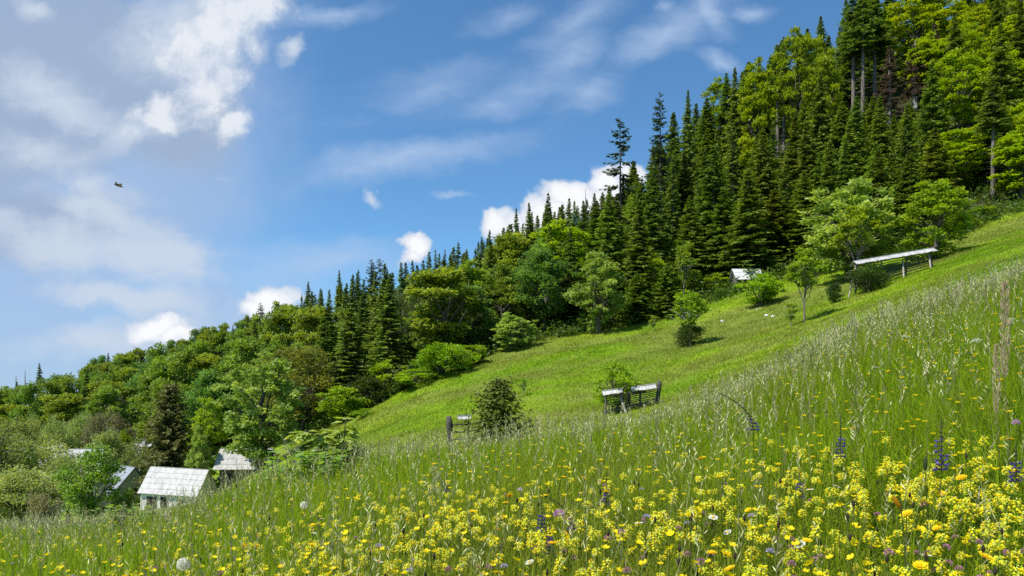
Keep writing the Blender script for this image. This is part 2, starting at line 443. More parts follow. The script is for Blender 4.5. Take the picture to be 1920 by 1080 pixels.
def gen_bare(seed, h=9, W=4, r0=.12, depth=4, col=(1, 1, 1)):
    r = np.random.default_rng(seed); tr = MB()
    def rec(a, d, L, rad, lev):
        e = a + d * L + r.normal(size=3) * L * .08
        tr.tube(curve_pts(a, e, 0, r, 4), np.linspace(rad, rad * .6, 4), 4 if lev > 1 else 6, col, cap=False)
        if lev >= depth: return
        for k in range(r.integers(2, 5)):
            nd = unit(d + r.normal(size=3) * [.5, .5, .25] * (W / h * 1.6) + UP * .12)
            rec(a + (e - a) * r.uniform(.45, 1), nd, L * r.uniform(.5, .78), rad * .55, lev + 1)
    rec(np.zeros(3), unit(np.array([r.normal() * .08, r.normal() * .08, 1])), h * .38, r0, 0)
    return tr

PROTO = {}
def proto(kind, variants):
    """store the meshes of a tree kind: list of (trunk mesh, crown mesh, height, width)"""
    PROTO[kind] = variants

def bake(kind, pair, h, W, leafmat, bark=None, crown='crown'):
    tr, cr = pair
    t = tr.mesh('trunk', bark or M_BARK, True) if tr.n else None
    c = cr.mesh(crown, leafmat) if cr is not None and cr.n else None
    if cr is not None and cr.n:               # true extents of what was grown
        V = np.concatenate(cr.V); h = float(V[:, 2].max()); W = float(np.percentile(np.abs(V[:, :2]), 98.5) * 2)
    PROTO.setdefault(kind, []).append((t, c, h, W))

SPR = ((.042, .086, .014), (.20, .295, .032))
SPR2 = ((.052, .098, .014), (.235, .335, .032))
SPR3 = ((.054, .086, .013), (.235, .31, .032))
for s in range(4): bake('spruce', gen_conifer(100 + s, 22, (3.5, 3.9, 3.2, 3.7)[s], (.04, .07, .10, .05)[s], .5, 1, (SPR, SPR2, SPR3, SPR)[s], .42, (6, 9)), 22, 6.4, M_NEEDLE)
for s in range(3): bake('slim_spruce', gen_conifer(120 + s, 22, (2.6, 2.3, 2.8)[s], (.12, .2, .16)[s], .52, .9, (SPR, SPR2, SPR)[s], .45), 22, 4.4, M_NEEDLE)
for s in range(3): bake('tall_spruce', gen_conifer(130 + s, 27, (2.3, 2.0, 2.5)[s], (.5, .58, .45)[s], .5, .85, SPR, .35, bare=60), 27, 4.6, M_NEEDLE, M_GREYBARK)
for s in range(2): bake('young_spruce', gen_conifer(140 + s, 8.5, (2.5, 2.2)[s], .02, .27, 1, ((.055, .10, .012), (.20, .29, .022)), .30, (7, 10), .75, .75, .1), 8.5, 5, M_NEEDLE)
bake('larch', gen_conifer(150, 27, 3.6, .42, .85, .72, ((.035, .06, .022), (.065, .105, .04)), .12, (3, 6), 1.0, .62, .26, bare=26, lean=1.2), 27, 7, M_NEEDLE, M_BARK)
bake('larch', gen_conifer(151, 25, 3.2, .25, .8, .75, ((.035, .06, .022), (.06, .10, .035)), .12, (3, 6), 1.0, .6, .24, bare=20, lean=1.2), 25, 6.4, M_NEEDLE, M_BARK)
bake('dead_spruce', gen_conifer(160, 22, 2.0, .12, .55, .8, ((.075, .055, .042), (.155, .115, .085)), .4, (4, 7), .7), 22, 4, M_DRY, M_PALEBARK)
bake('dead_spruce', gen_conifer(161, 24, 1.7, .2, .55, .7, ((.085, .06, .045), (.14, .105, .08)), .4, (4, 7), .7), 24, 3.6, M_DRY, M_PALEBARK)
bake('yew', gen_conifer(170, 11, 3.6, .02, .26, 1, ((.07, .078, .022), (.215, .21, .06)), .1, (9, 13), .7, .5, .2), 11, 7, M_NEEDLE)
bake('shrub_spruce', gen_conifer(180, 2.9, 1.75, .02, .10, 1, ((.045, .072, .012), (.16, .20, .032)), -.25, (9, 13), .42, .5, .07), 2.9, 3.4, M_NEEDLE)
BE1 = ((.105, .185, .025), (.235, .355, .045)); BE2 = ((.13, .195, .022), (.275, .365, .040)); BE3 = ((.095, .18, .035), (.19, .32, .065))  # beech leaf tones; extra blue painted in to stand for distant haze
for s in range(5): bake('beech', gen_broad(200 + s, 18, (11, 9.5, 12, 10, 9)[s], .10, 85, 115, .46, (BE1, BE2, BE3, BE1, BE2)[s], .62, .12, .30, .3, .65, 16, .08), 18, 10.5, M_LEAF)
BB = ((.19, .29, .010), (.34, .43, .012))
for s in range(3): bake('bright_beech', gen_broad(220 + s, 18, (10, 9, 11)[s], .06, 90, 100, .46, BB, .32, .125, .3, .35, .75, 16, .05), 18, 10, M_LEAF)
MA = ((.19, .285, .05), (.38, .48, .12))
for s in range(3): bake('maple', gen_broad(240 + s, 11, (8.6, 7.8, 7.4)[s], .04, 112, 80, .37, MA, .45, .105, .36, .3, .6, 18, .12, tip=(.21, .31, .08)), 11, 8.2, M_LEAF)
GM = ((.165, .275, .014), (.32, .44, .026))
for s in range(3): bake('green_maple', gen_broad(250 + s, 11, (8.2, 7.2, 8.6)[s], .02, 100, 75, .37, GM, .42, .11, .32, .3, .65, 18, .16), 11, 8.3, M_LEAF)
OL = ((.11, .14, .022), (.20, .225, .036))
for s in range(2): bake('olive_tree', gen_broad(260 + s, 12, (8.5, 9)[s], .14, 70, 130, .27, OL, .7, .15, .2, .3, .4, 22, .1), 12, 8.7, M_LEAF)
HG = ((.165, .285, .010), (.30, .43, .016))
for s in range(3): bake('bush', gen_broad(270 + s, 5, (6, 5.2, 6.5)[s], .0, 64, 95, .25, HG, .55, .145, .07, .5, .5, 16, .08, stems=4, fork=.1), 5, 6, M_LEAF)
for s in range(3): bake('loose_bush', gen_broad(276 + s, 4.5, 5, .03, 46, 60, .28, HG, .5, .13, .05, .5, .6, 20, .12, stems=5, fork=.1), 4.5, 5, M_LEAF)
for s in range(2): bake('dark_bush', gen_broad(280 + s, 4, (5, 4.4)[s], .0, 40, 120, .2, ((.035, .075, .010), (.075, .13, .016)), .6, .19, .06, .25, .5, 14, .08, stems=4, fork=.1), 4, 4.8, M_LEAF)
GR = ((.18, .245, .075), (.36, .42, .15))
for s in range(3): bake('willow', gen_broad(290 + s, 7, (7, 6.2, 7.5)[s], .18, 60, 170, .19, GR, .6, .16, .16, .35, .35, 26, .15, fork=.15), 7, 7, M_LEAF)
for s in range(2): bake('birch', gen_broad(300 + s, 15, (8, 7)[s], .12, 80, 190, .20, ((.075, .11, .034), (.135, .17, .06)), .9, .13, .14, .3, .3, 22, .5), 15, 7.5, M_LEAF, M_PALEBARK)
for s in range(2): bake('sapling', gen_broad(310 + s, 4.5, 2.6, .3, 26, 45, .22, GM, .5, .19, .045, .4, .6, 12, .1), 4.5, 2.6, M_LEAF, M_PALEBARK)
bake('pole_maple', gen_broad(315, 7, 4, .50, 40, 70, .26, GM, .45, .14, .07, .3, .6, 16, .12), 7, 4, M_LEAF, M_GREYBARK)
bake('elder', gen_broad(320, 5.5, 5, .1, 56, 90, .20, ((.12, .21, .014), (.24, .34, .045)), .4, .15, .07, .4, .65, 24, .15, stems=3, fork=.1, tip=(.36, .45, .18)), 5.5, 5, M_LEAF)
for s in range(2): bake('blossom_shrub', gen_broad(330 + s, 5, 4.5, .1, 40, 120, .16, ((.16, .165, .08), (.30, .29, .17)), .7, .18, .08, .3, .4, 20, .1, stems=2), 5, 4.5, M_LEAF, M_PALEBARK)
for s in range(3): PROTO.setdefault('bare_tree', []).append((gen_bare(340 + s, 9, 3.4, .12, 4).mesh('trunk', M_PALEBARK), None, 9, 3.6))
PROTO.setdefault('bare_shrub', []).append((gen_bare(350, 2.2, 2.4, .05, 4).mesh('trunk', M_PALEBARK), None, 1.7, 1.6))
for s in range(2): PROTO.setdefault('snag', []).append((gen_conifer(360 + s, 20, 1.4, .2, .6, .6, ((.1, .09, .08), (.16, .15, .13)), .4, (3, 6), .45)[0].mesh('trunk', M_PALEBARK), None, 20, 2))

NAME = {'spruce': ('spruce_tree', 'spruce'), 'slim_spruce': ('spruce_tree', 'spruce'), 'tall_spruce': ('spruce_tree', 'spruce'), 'young_spruce': ('young_spruce', 'spruce'),
        'larch': ('larch_tree', 'larch'), 'dead_spruce': ('dead_spruce', 'dead tree'), 'yew': ('yew_tree', 'conifer'), 'shrub_spruce': ('conifer_shrub', 'conifer'), 'beech': ('beech_tree', 'tree'),
        'bright_beech': ('beech_tree', 'tree'), 'maple': ('maple_tree', 'tree'), 'green_maple': ('maple_tree', 'tree'), 'olive_tree': ('leafy_tree', 'tree'), 'bush': ('leafy_bush', 'bush'),
        'dark_bush': ('leafy_bush', 'bush'), 'loose_bush': ('leafy_bush', 'bush'), 'willow': ('willow_tree', 'tree'), 'birch': ('birch_tree', 'tree'), 'sapling': ('sapling', 'sapling'), 'pole_maple': ('maple_tree', 'tree'), 'elder': ('elder_tree', 'tree'),
        'blossom_shrub': ('flowering_shrub', 'shrub'), 'bare_tree': ('bare_tree', 'bare tree'), 'bare_shrub': ('bare_shrub', 'bare shrub'), 'snag': ('dead_spruce', 'dead tree')}
PLACED = []      # (px, d, crown width in photo pixels)
def plant(kind, loc, h, w=None, label=None, group=None, var=None, seed=None):
    r = rng if seed is None else np.random.default_rng(seed)
    vs = PROTO[kind]; t, c, h0, w0 = vs[r.integers(len(vs)) if var is None else var % len(vs)]
    s = h / h0; sx = s if w is None else w / w0
    nm, cat = NAME[kind]
    o = thing(nm, label, cat, loc, r.uniform(0, 6.283), (sx, sx, s), group)
    if t is not None: link('trunk', t, o)
    if c is not None: link('crown', c, o)
    return o

def hero(kind, px, top, d, w_px, label, group=None, var=None, sink=.15):
    """one tree by photo column, row of its top, distance and crown width on the photo"""
    p = at(px, d); h = zpy(d, top) - p[2]
    p[2] -= sink
    PLACED.append((px, d, w_px))
    return plant(kind, p, max(h + sink, .5), w_px * d / FPX, label, group, var)

HE = [
    # meadow trees and shrubs
    ('maple', 1592, 332, 88, 160, 'tall pale green maple rising behind the left end of the long hayrack', None, 0),
    ('pole_maple', 1606, 384, 80, 100, 'yellow green maple with thin trunk beside the taller pale maple at the long hayrack', None, 0),
    ('green_maple', 1752, 336, 83, 118, 'open crowned maple at the upper end of the long hayrack', None, 0),
    ('dark_bush', 1630, 488, 74, 74, 'dark round bush under the maples below the long hayrack', None, 0),
    ('dark_bush', 1566, 528, 75, 30, 'small dark shrub at the lower left end of the long hayrack', None, 1),
    ('pole_maple', 1508, 462, 67, 80, 'small maple with thin pale trunk left of the long hayrack', None, 0),
    ('loose_bush', 1424, 508, 88, 84, 'rounded bush in front of the small white hut roof', None, 1),
    ('sapling', 1294, 540, 74, 58, 'slender ash sapling rising out of a dark shrub in mid meadow', None, 0),
    ('dark_bush', 1290, 600, 74.5, 54, 'dark shrub round the foot of the ash sapling in mid meadow', None, 0),
    ('sapling', 1483, 568, 68, 26, 'low sapling beside the rocks and the dead pole in upper meadow', None, 1),
    ('sapling', 1226, 592, 88, 16, 'tiny lone sapling in the meadow below the young spruces', None, 1),
    ('sapling', 981, 708, 62, 13, 'tiny sapling beside a white stone right of the hedge', None, 0),
    ('loose_bush', 1158, 672, 51, 84, 'bright bush growing through the broken roof of the middle hayrack', None, 1),
    ('shrub_spruce', 934, 704, 36, 135, 'dark brownish conifer shrub beside the small hayrack end', None, 0),
    # forest edge
    ('maple', 1122, 468, 93, 100, 'light green maple standing alone in front of the dark forest edge', None, 1),
    ('green_maple', 1213, 458, 108, 84, 'leafy maple behind the pair of young spruces at the forest edge', None, 0),
    ('young_spruce', 1254, 492, 97, 84, 'bright young spruce, the right one of the pair at the forest edge', None, 0),
    ('young_spruce', 1196, 512, 97, 76, 'broad young spruce, the left one of the pair at the forest edge', None, 1),
    ('sapling', 1283, 448, 103, 36, 'thin pale sapling before the dark spruces right of the young pair', None, 0),
    ('loose_bush', 1342, 512, 104, 62, 'low bush at the foot of the dark spruces left of the white hut', None, 2),
    ('loose_bush', 1462, 500, 104, 40, 'small bush at the forest foot right of the white hut', None, 0),
    ('sapling', 1300, 505, 105, 40, 'small leafy sapling at the forest foot left of the low bush', None, 1),
    ('loose_bush', 1790, 402, 100, 70, 'bush at the forest edge behind the upper end of the long hayrack', None, 1),
    ('loose_bush', 1842, 385, 103, 50, 'low light bush under the pale bare trunk near the forest edge', None, 0),
    ('bush', 1700, 420, 104, 60, 'shady bush at the forest edge behind the long hayrack roof', None, 2),
    ('beech', 1020, 466, 101, 118, 'dark green maple with full crown left of the light lone maple', None, 2),
    ('bright_beech', 1056, 412, 114, 122, 'yellow green beech behind the dark full crowned maple', None, 0),
    ('maple', 957, 585, 93, 74, 'pale small maple at the right end of the hedge', None, 2),
    ('bush', 825, 640, 86, 118, 'largest bright green bush in the hedge along the meadow', 'bushes of the hedge', 0),
    ('bush', 878, 645, 89, 72, 'rightmost bright bush of the hedge along the meadow', 'bushes of the hedge', 1),
    ('loose_bush', 778, 690, 84, 84, 'low bright bush at the foot of the hedge, nearest the meadow', 'bushes of the hedge', 2),
    ('loose_bush', 728, 672, 88, 84, 'pale bush at the left end of the bright hedge', 'bushes of the hedge', 0),
    ('dark_bush', 690, 700, 84, 86, 'olive bush left below the bright hedge', 'bushes of the hedge', 1),
    ('bush', 645, 722, 82, 84, 'olive green bush between the hedge and the olive tree', 'bushes of the hedge', 1),
    ('dark_bush', 745, 712, 86, 60, 'dark bush wedged into the middle of the hedge', 'bushes of the hedge', 0),
    ('bush', 690, 765, 78, 56, 'small bush at the lower end of the hedge near the rail fence', 'bushes of the hedge', 2),
    ('birch', 757, 534, 103, 112, 'pale grey green birch with hanging foliage above the hedge', None, 0),
    ('birch', 712, 590, 108, 70, 'smaller birch left of the pale hanging birch', None, 1),
    ('spruce', 826, 498, 108, 76, 'dark spruce right of the pale hanging birch', None, 0),
    ('bare_tree', 652, 640, 95, 60, 'leafless grey tree among green bushes left of the hedge', None, 0),
    ('bare_tree', 876, 484, 121, 44, 'leafless grey tree high among green crowns above the hedge', None, 1),
    ('green_maple', 930, 520, 106, 70, 'green tree left of the dark full crowned maple', None, 1),
    ('maple', 868, 540, 112, 84, 'pale green tree behind the hedge right of the dark spruce', None, 2),
    ('maple', 488, 652, 74.5, 142, 'large pale green maple beside the lower grey barn roof', None, 0),
    ('olive_tree', 566, 642, 87, 140, 'olive toned broad tree right of the large pale maple', None, 0),
    ('yew', 318, 715, 79, 104, 'dark brown green conifer behind the white cottage', None, 0),
    ('green_maple', 385, 742, 84, 76, 'green tree between the dark conifer and the barn roof', None, 0),
    ('beech', 398, 690, 102, 110, 'dark green tree behind the dark village conifer', None, 2),
    ('maple', 372, 792, 76, 44, 'small fresh green tree right of the dark village conifer', None, 1),
    # lone and skyline trees
    ('larch', 1163, 216, 128, 70, 'tall lone larch with bare trunk standing out against the sky', None, 0),
    ('larch', 1238, 168, 140, 54, 'larch on the skyline right of the lone larch', None, 1),
    ('spruce', 1290, 165, 150, 60, 'pointed skyline spruce just right of the skyline larch', None, 1),
    ('spruce', 1378, 122, 155, 62, 'pointed skyline spruce at the left of the tall beech', None, 2),
    ('bright_beech', 1420, 104, 150, 64, 'yellow green beech breaking the dark skyline of spruces', None, 1),
    ('bright_beech', 1500, 48, 150, 86, 'bright beech high on the slope, left of the bare trunks', None, 0),
    ('bright_beech', 1543, 62, 148, 60, 'bright narrow beech high on the slope, beside the bare trunks', None, 2),
    ('bright_beech', 1720, -20, 165, 110, 'bright beech at the very top of the slope above the brown dead spruces', None, 0),
    ('bright_beech', 1742, 60, 152, 70, 'bright beech in front of the brown dead spruces', None, 1),
    ('bright_beech', 1818, 8, 158, 80, 'pale beech at the top of the slope right of the dead spruces', None, 2),
    ('bright_beech', 1868, 110, 134, 120, 'large vivid yellow green beech on the right slope', None, 0),
    ('bright_beech', 1908, 30, 142, 90, 'vivid yellow beech at the upper right edge', None, 1),
    ('bright_beech', 1902, 195, 118, 110, 'vivid green beech at the right edge above the meadow', None, 2),
    ('bright_beech', 1838, 235, 122, 70, 'vivid beech left of the pale bare trunk', None, 1),
    ('dead_spruce', 1668, 85, 150, 60, 'brown dead spruce, the left one on the upper slope', None, 0),
    ('dead_spruce', 1716, 75, 152, 60, 'brown dead spruce, the middle one on the upper slope', None, 1),
    ('dead_spruce', 1752, 40, 156, 50, 'brown dead spruce, the right one behind the bright beech', None, 0),
    ('tall_spruce', 1600, -30, 160, 62, 'tall spruce with pale bare trunk, leftmost of the three bare trunks', None, 0),
    ('tall_spruce', 1618, -20, 158, 54, 'tall spruce with pale bare trunk, middle of the three bare trunks', None, 1),
    ('tall_spruce', 1640, -36, 162, 66, 'tall spruce with pale bare trunk, rightmost of the three bare trunks', None, 2),
    ('tall_spruce', 1458, 78, 160, 50, 'tall spruce with bare trunk on the skyline right of the skyline beech', None, 1),
    ('tall_spruce', 1470, 66, 164, 50, 'slim bare trunked spruce beside another on the skyline', None, 2),
    ('tall_spruce', 1862, 140, 108, 56, 'spruce with long pale bare trunk at the right forest edge', None, 1),
    ('larch', 696, 484, 205, 40, 'tall larch on the skyline, left of a twin', None, 1),
    ('larch', 712, 482, 207, 36, 'tall larch on the skyline, right of a twin', None, 0),
    ('spruce', 636, 505, 210, 36, 'pointed skyline spruce left of the twin larches', None, 1),
    ('spruce', 578, 526, 215, 40, 'lone pointed spruce on the skyline above the white cloud', None, 0),
    ('larch', 488, 566, 225, 30, 'dark thin skyline larch left of the white cloud', None, 1),
    ('spruce', 74, 679, 255, 38, 'small dark pointed spruce rising from the far left skyline', None, 0),
    ('snag', 30, 702, 255, 24, 'thin dead spruce on the far left skyline, left of a taller one', None, 0),
    ('snag', 47, 692, 252, 22, 'thin dead spruce on the far left skyline, beside the dark pointed one', None, 1),
    ('spruce', 968, 388, 150, 50, 'dark skyline spruce in front of the white cloud, left of two more', None, 1),
    ('spruce', 992, 376, 152, 48, 'dark skyline spruce in front of the white cloud, middle of three', None, 2),
    ('spruce', 1028, 358, 150, 56, 'tallest dark skyline spruce in front of the white cloud', None, 0),
    ('spruce', 918, 428, 165, 46, 'skyline spruce left of the three before the white cloud', None, 3),
    ('snag', 1098, 352, 160, 24, 'grey dead spruce on the skyline left of the lone larch', None, 0),
    # village greenery
    ('elder', 168, 826, 30, 112, 'fresh green elder in front of the village roofs', None, 0),
    ('elder', 236, 912, 30, 48, 'small elder at the left end of the white cottage', None, 0),
    ('willow', 40, 868, 36, 170, 'grey green orchard tree at the left edge with dark trunk', None, 0),
    ('willow', 128, 850, 42, 110, 'grey green orchard tree left of the fresh green elder', None, 1),
    ('willow', 0, 800, 52, 130, 'grey green orchard tree behind the one at the left edge', None, 2),
    ('willow', 100, 812, 56, 120, 'grey green orchard tree in front of the small grey roof', None, 0),
    ('willow', 200, 800, 86, 90, 'grey green orchard tree behind the fresh green elder', None, 1),
    ('willow', 256, 822, 86, 60, 'grey green orchard tree left of the dark conifer', None, 2),
    ('willow', 30, 778, 92, 84, 'grey green orchard tree above the small grey roof', 'far orchard trees', 1),
    ('willow', 105, 775, 98, 76, 'grey green far orchard tree beside the brown leaved shrub', 'far orchard trees', 0),
    ('willow', 160, 770, 104, 70, 'grey green far orchard tree left of the brownish bush', 'far orchard trees', 2),
    ('willow', 62, 772, 106, 66, 'grey green far orchard tree at the foot of the far wood', 'far orchard trees', 0),
    ('blossom_shrub', 212, 755, 104, 62, 'brownish bush in young leaf left of the small far meadow', None, 0),
    ('blossom_shrub', 180, 770, 100, 44, 'brownish smaller bush beside another before the far wood', None, 1),
    ('blossom_shrub', 78, 912, 24, 64, 'low shrub with whitish leaves below the orchard trees', None, 0),
    ('bush', 232, 800, 92, 34, 'small bush at the edge of the little far meadow', None, 0),
    ('bare_shrub', 548, 812, 30, 60, 'bleached leafless shrub beside the broken rail fence', None, 0),
]
for k in HE: hero(*k)

# forest fill ------------------------------------------------------
def zone(px, f, row):
    """kind of forest tree by photo column, f = 0 at the forest foot .. 1 at the skyline"""
    r = rng.random()
    if px < 330: return ('beech', 0) if r < .88 else ('spruce', 0)
    if px < 560: return ('beech', 0) if r < .66 else ('slim_spruce', 0)
    if px < 900:
        if f > .36: return ('spruce' if r < .45 else 'slim_spruce', 0) if r < .93 else ('beech', 0)
        return ('beech', 0) if r < .5 else ('spruce', 0)
    if px < 1110:
        if f > .34: return ('spruce', 0) if r < .93 else ('beech', 0)
        return ('beech', 0) if r < .45 else ('spruce', 0)
    if px < 1780:
        if f > .75 and px > 1560: return ('tall_spruce', 0) if r < .6 else ('spruce', 0)
        return ('spruce' if r < .8 else 'slim_spruce', 0) if r < .985 else ('bright_beech', 0)
    return ('bright_beech', 0) if r < .5 else ('spruce', 0)

ZL = [(330, 'on the far left hillside above the orchard'), (560, 'on the slope above the village'), (900, 'on the hill behind the hedge and the birch'),
      (1110, 'in the wood left of the lone larch'), (1500, 'on the steep slope right of the lone larch'), (1780, 'on the steep slope above the long hayrack'), (9999, 'on the steep slope at the right edge')]
KL = {'spruce': 'dark green spruce', 'slim_spruce': 'slim dark spruce', 'tall_spruce': 'tall bare trunked spruce', 'beech': 'mid green leafy tree', 'bright_beech': 'bright yellow green beech'}
SKY_X = [-200, 0, 75, 150, 250, 350, 420, 500, 580, 640, 700, 760, 830, 920, 980, 1030, 1100, 1160, 1200, 1260, 1300, 1380, 1440, 1510, 1560, 1700, 2100]
SKY_Y = [752, 719, 697, 674, 644, 622, 602, 580, 548, 522, 496, 488, 464, 440, 404, 382, 362, 342, 285, 205, 178, 126, 84, 34, 2, -80, -300]
def fill_forest():
    cand = []; trees = []
    r = np.random.default_rng(11)
    pts = []
    for _ in range(26000):
        px = r.uniform(-150, 2070)
        e = edge_d(px, 7) + (10 if px < 330 else 4); s = edge_d(px, 9) + (26 if px > 1540 else 8)
        d = math.sqrt(r.uniform(e * e, s * s))
        x = (px - 960) / FPX * d
        cand.append((x, d, px, (d - e) / (s - e)))
    grid = {}
    def near(x, y, m):
        gx, gy = int(x // 10), int(y // 10)
        return any((x - a) ** 2 + (y - b) ** 2 < m * m for i in (-1, 0, 1) for j in (-1, 0, 1) for a, b in grid.get((gx + i, gy + j), ()))
    for px, d, w in PLACED:
        x = (px - 960) / FPX * d; grid.setdefault((int(x // 10), int(d // 10)), []).append((x, d))
    n = 0
    for x, d, px, f in cand:
        m = 4.5 + 2.0 * f + (1.2 if px < 900 else 0) + (.9 if px > 1110 else 0)
        if f < .12: m = 4.2
        if 540 < px < 1120 and f > .3: m = 4.6
        if px > 1110 and f > .8: m = 5.0
        if near(x, d, m): continue
        if 205 < px < 285 and 100 < d < 150: continue       # the little far meadow
        kind, _ = zone(px, f, 0)
        grid.setdefault((int(x // 10), int(d // 10)), []).append((x, d))
        h = {'spruce': r.uniform(15, 23), 'slim_spruce': r.uniform(14, 21), 'tall_spruce': r.uniform(24, 31), 'beech': r.uniform(15, 22), 'bright_beech': r.uniform(14, 20)}[kind]
        if f < .1: h *= r.uniform(.6, .95)
        if px < 560: h *= .95
        if 560 <= px < 1110: h *= .78 if kind == 'beech' else 1.12
        if px > 1110 and kind == 'spruce': wf = r.uniform(1.12, 1.4)
        else: wf = 1
        z = float(ground(x, d)[0]) - .3
        top = HZ - FPX * (z + h) / d
        w = {'spruce': r.uniform(5.2, 7.2), 'slim_spruce': r.uniform(3.9, 5.2), 'tall_spruce': r.uniform(4.2, 5.4), 'beech': r.uniform(5.4, 8), 'bright_beech': r.uniform(6, 8.5)}[kind]
        cap = 172 if 1565 < px < 1672 and 118 < d < 159 else 200 if 1440 < px < 1482 and 118 < d < 158 else 185 if 1640 < px < 1775 and 120 < d < 148 else None
        if cap is not None and top < cap:              # keep the bare trunks and the dead spruces behind in view
            h2 = zpy(d, cap + r.uniform(0, 30)) - z
            if h2 < 5: continue
            if kind not in ('spruce', 'slim_spruce'): kind = 'spruce'
            w *= max(.45, h2 / h); h = h2
        sk = float(np.interp(px, SKY_X, SKY_Y)) + r.uniform(-5, 20)
        if top < sk or f > .78:                        # the ridge line of the photo
            h2 = zpy(d, sk) - z
            if h2 < 6: continue
            h2 = min(h2, h * 1.45); w *= max(.7, (h2 / h) ** .6); h = h2
        zi = next(i for i, (a, _) in enumerate(ZL) if px < a)
        w *= wf
        lab = KL[kind] + ' in the forest ' + ZL[zi][1]
        trees.append((kind, (x, d, z), h, w, lab, KL[kind] + 's ' + ZL[zi][1], int(r.integers(99)), px, top))
    # what shows of each tree, nearest first, on a coarse grid of the view; hidden ones are left out
    G = 6; seen = np.zeros((1080 // G + 2, 1920 // G + 2), bool); vis = []
    front = [(d, px, w_, None) for px, d, w_ in PLACED]
    order = sorted(range(len(trees)), key=lambda i: trees[i][1][1])
    for i in order:
        kind, (x, d, z), h, w, *_ , px, top = trees[i]
        bot = HZ - FPX * (z + h * (.45 if kind == 'tall_spruce' else .08)) / d; hw = w * FPX / d / 2; cnt = 0
        for gy in range(max(0, int(top // G)), min(1080 // G, int(bot // G)) + 1):
            f = (gy * G + G / 2 - top) / max(1, bot - top)
            if f < 0: continue
            ww = hw * (min(1, f * .95 + .06) if 'spruce' in kind else min(1, .35 + 2.2 * f))
            a = max(0, int((px - ww) // G)); b = min(1920 // G, int((px + ww) // G))
            if b < a: continue
            row = seen[gy, a:b + 1]; cnt += int((~row).sum())
            c = int((b - a) * .12); seen[gy, a + c:b + 1 - c] = True
        vis.append((cnt, i))
    left = {'spruce': 255, 'beech': 280}; rest = []
    for cnt, i in sorted(vis, key=lambda q: -q[0]):
        if cnt < 2: continue
        t = trees[i]; fam = 'spruce' if 'spruce' in t[0] else 'beech'
        if left[fam] > 0:
            left[fam] -= 1; n += 1
            plant(t[0], t[1], t[2], t[3], t[4], t[5], t[6])
        else: rest.append(t)
    if rest:
        mb = MB(); mt = MB()
        for t in rest:
            vs = PROTO[t[0]]; tm, cm, h0, w0 = vs[t[6] % len(vs)]; a = r.uniform(0, 6.283); c, s = math.cos(a), math.sin(a)
            S = np.array([t[3] / w0, t[3] / w0, t[2] / h0])
            for me, out in ((cm, mb), (tm, mt)):
                nv = len(me.vertices); V = np.empty(nv * 3, np.float32); me.vertices.foreach_get('co', V); V = V.reshape(-1, 3) * S
                C = np.empty(nv * 4, np.float32); me.attributes['col'].data.foreach_get('color', C); C = C.reshape(-1, 4)[:, :3]
                W = np.stack([V[:, 0] * c - V[:, 1] * s, V[:, 0] * s + V[:, 1] * c, V[:, 2]], 1) + np.array(t[1])
                nl = len(me.loops); li = np.empty(nl, np.int32); me.loops.foreach_get('vertex_index', li)
                lt = np.empty(len(me.polygons), np.int32); me.polygons.foreach_get('loop_total', lt); ls = np.empty(len(me.polygons), np.int32); me.polygons.foreach_get('loop_start', ls)
                q = ls[lt == 4]; tr_ = ls[lt == 3]
                out.add(W, li[q[:, None] + np.arange(4)] if len(q) else None, li[tr_[:, None] + np.arange(3)] if len(tr_) else None, C * (r.uniform(.8, 1.15) if out is mb else 1))
        o = tag(link('spruce_wood', mb.mesh('spruce_wood', M_NEEDLE)), 'farther spruces glimpsed between the nearer trees of the wood', 'spruce wood', kind='stuff')
        link('trunks', mt.mesh('trunks', M_BARK), o)
    print('rest', len(rest))
    # shrubby growth between the trunks
    r = np.random.default_rng(12); M = 9000
    px = r.uniform(-120, 2050, M); e = edge_d(px, 7); s = edge_d(px, 9)
    d = e - 1.5 + (s - e + 4) * r.random(M) ** 1.4
    k = ~((px > 195) & (px < 290) & (d > 98) & (d < 152)); px, d = px[k], d[k]; M = len(px)
    x = (px - 960) / FPX * d; z = ground(x, d); hh = r.uniform(.5, 2.2, M)
    n = 26; i = np.repeat(np.arange(M), n)
    P = np.stack([x, d, z], 1)[i] + r.normal(size=(len(i), 3)) * np.stack([.5 * hh, .5 * hh, .25 * hh], 1)[i] + UP * (hh[i] * .45)[:, None]
    A = unit(r.normal(size=P.shape) + UP * .35) * r.uniform(.3, .6, (len(i), 1)); B = perp(A, r, .5) * r.uniform(.16, .3, (len(i), 1))
    C = lerp((.035, .075, .010), (.12, .185, .022), np.clip(r.random(M)[i] * .7 + r.random(len(i)) * .4, 0, 1))
    mb = MB().cards(P, A, B, C)
    tag(link('undergrowth', mb.mesh('undergrowth', M_LEAF)), 'low undergrowth between the forest trunks', 'undergrowth', kind='stuff')
    print('forest trees', n, {k: sum(1 for o in SC.objects if o.name.startswith(k)) for k in ('spruce_tree', 'beech_tree')})
fill_forest()

# ------------------------------------------------------------------ buildings
def rotz(a):
    c, s = math.cos(a), math.sin(a)
    return np.array([[c, -s, 0], [s, c, 0], [0, 0, 1.0]])

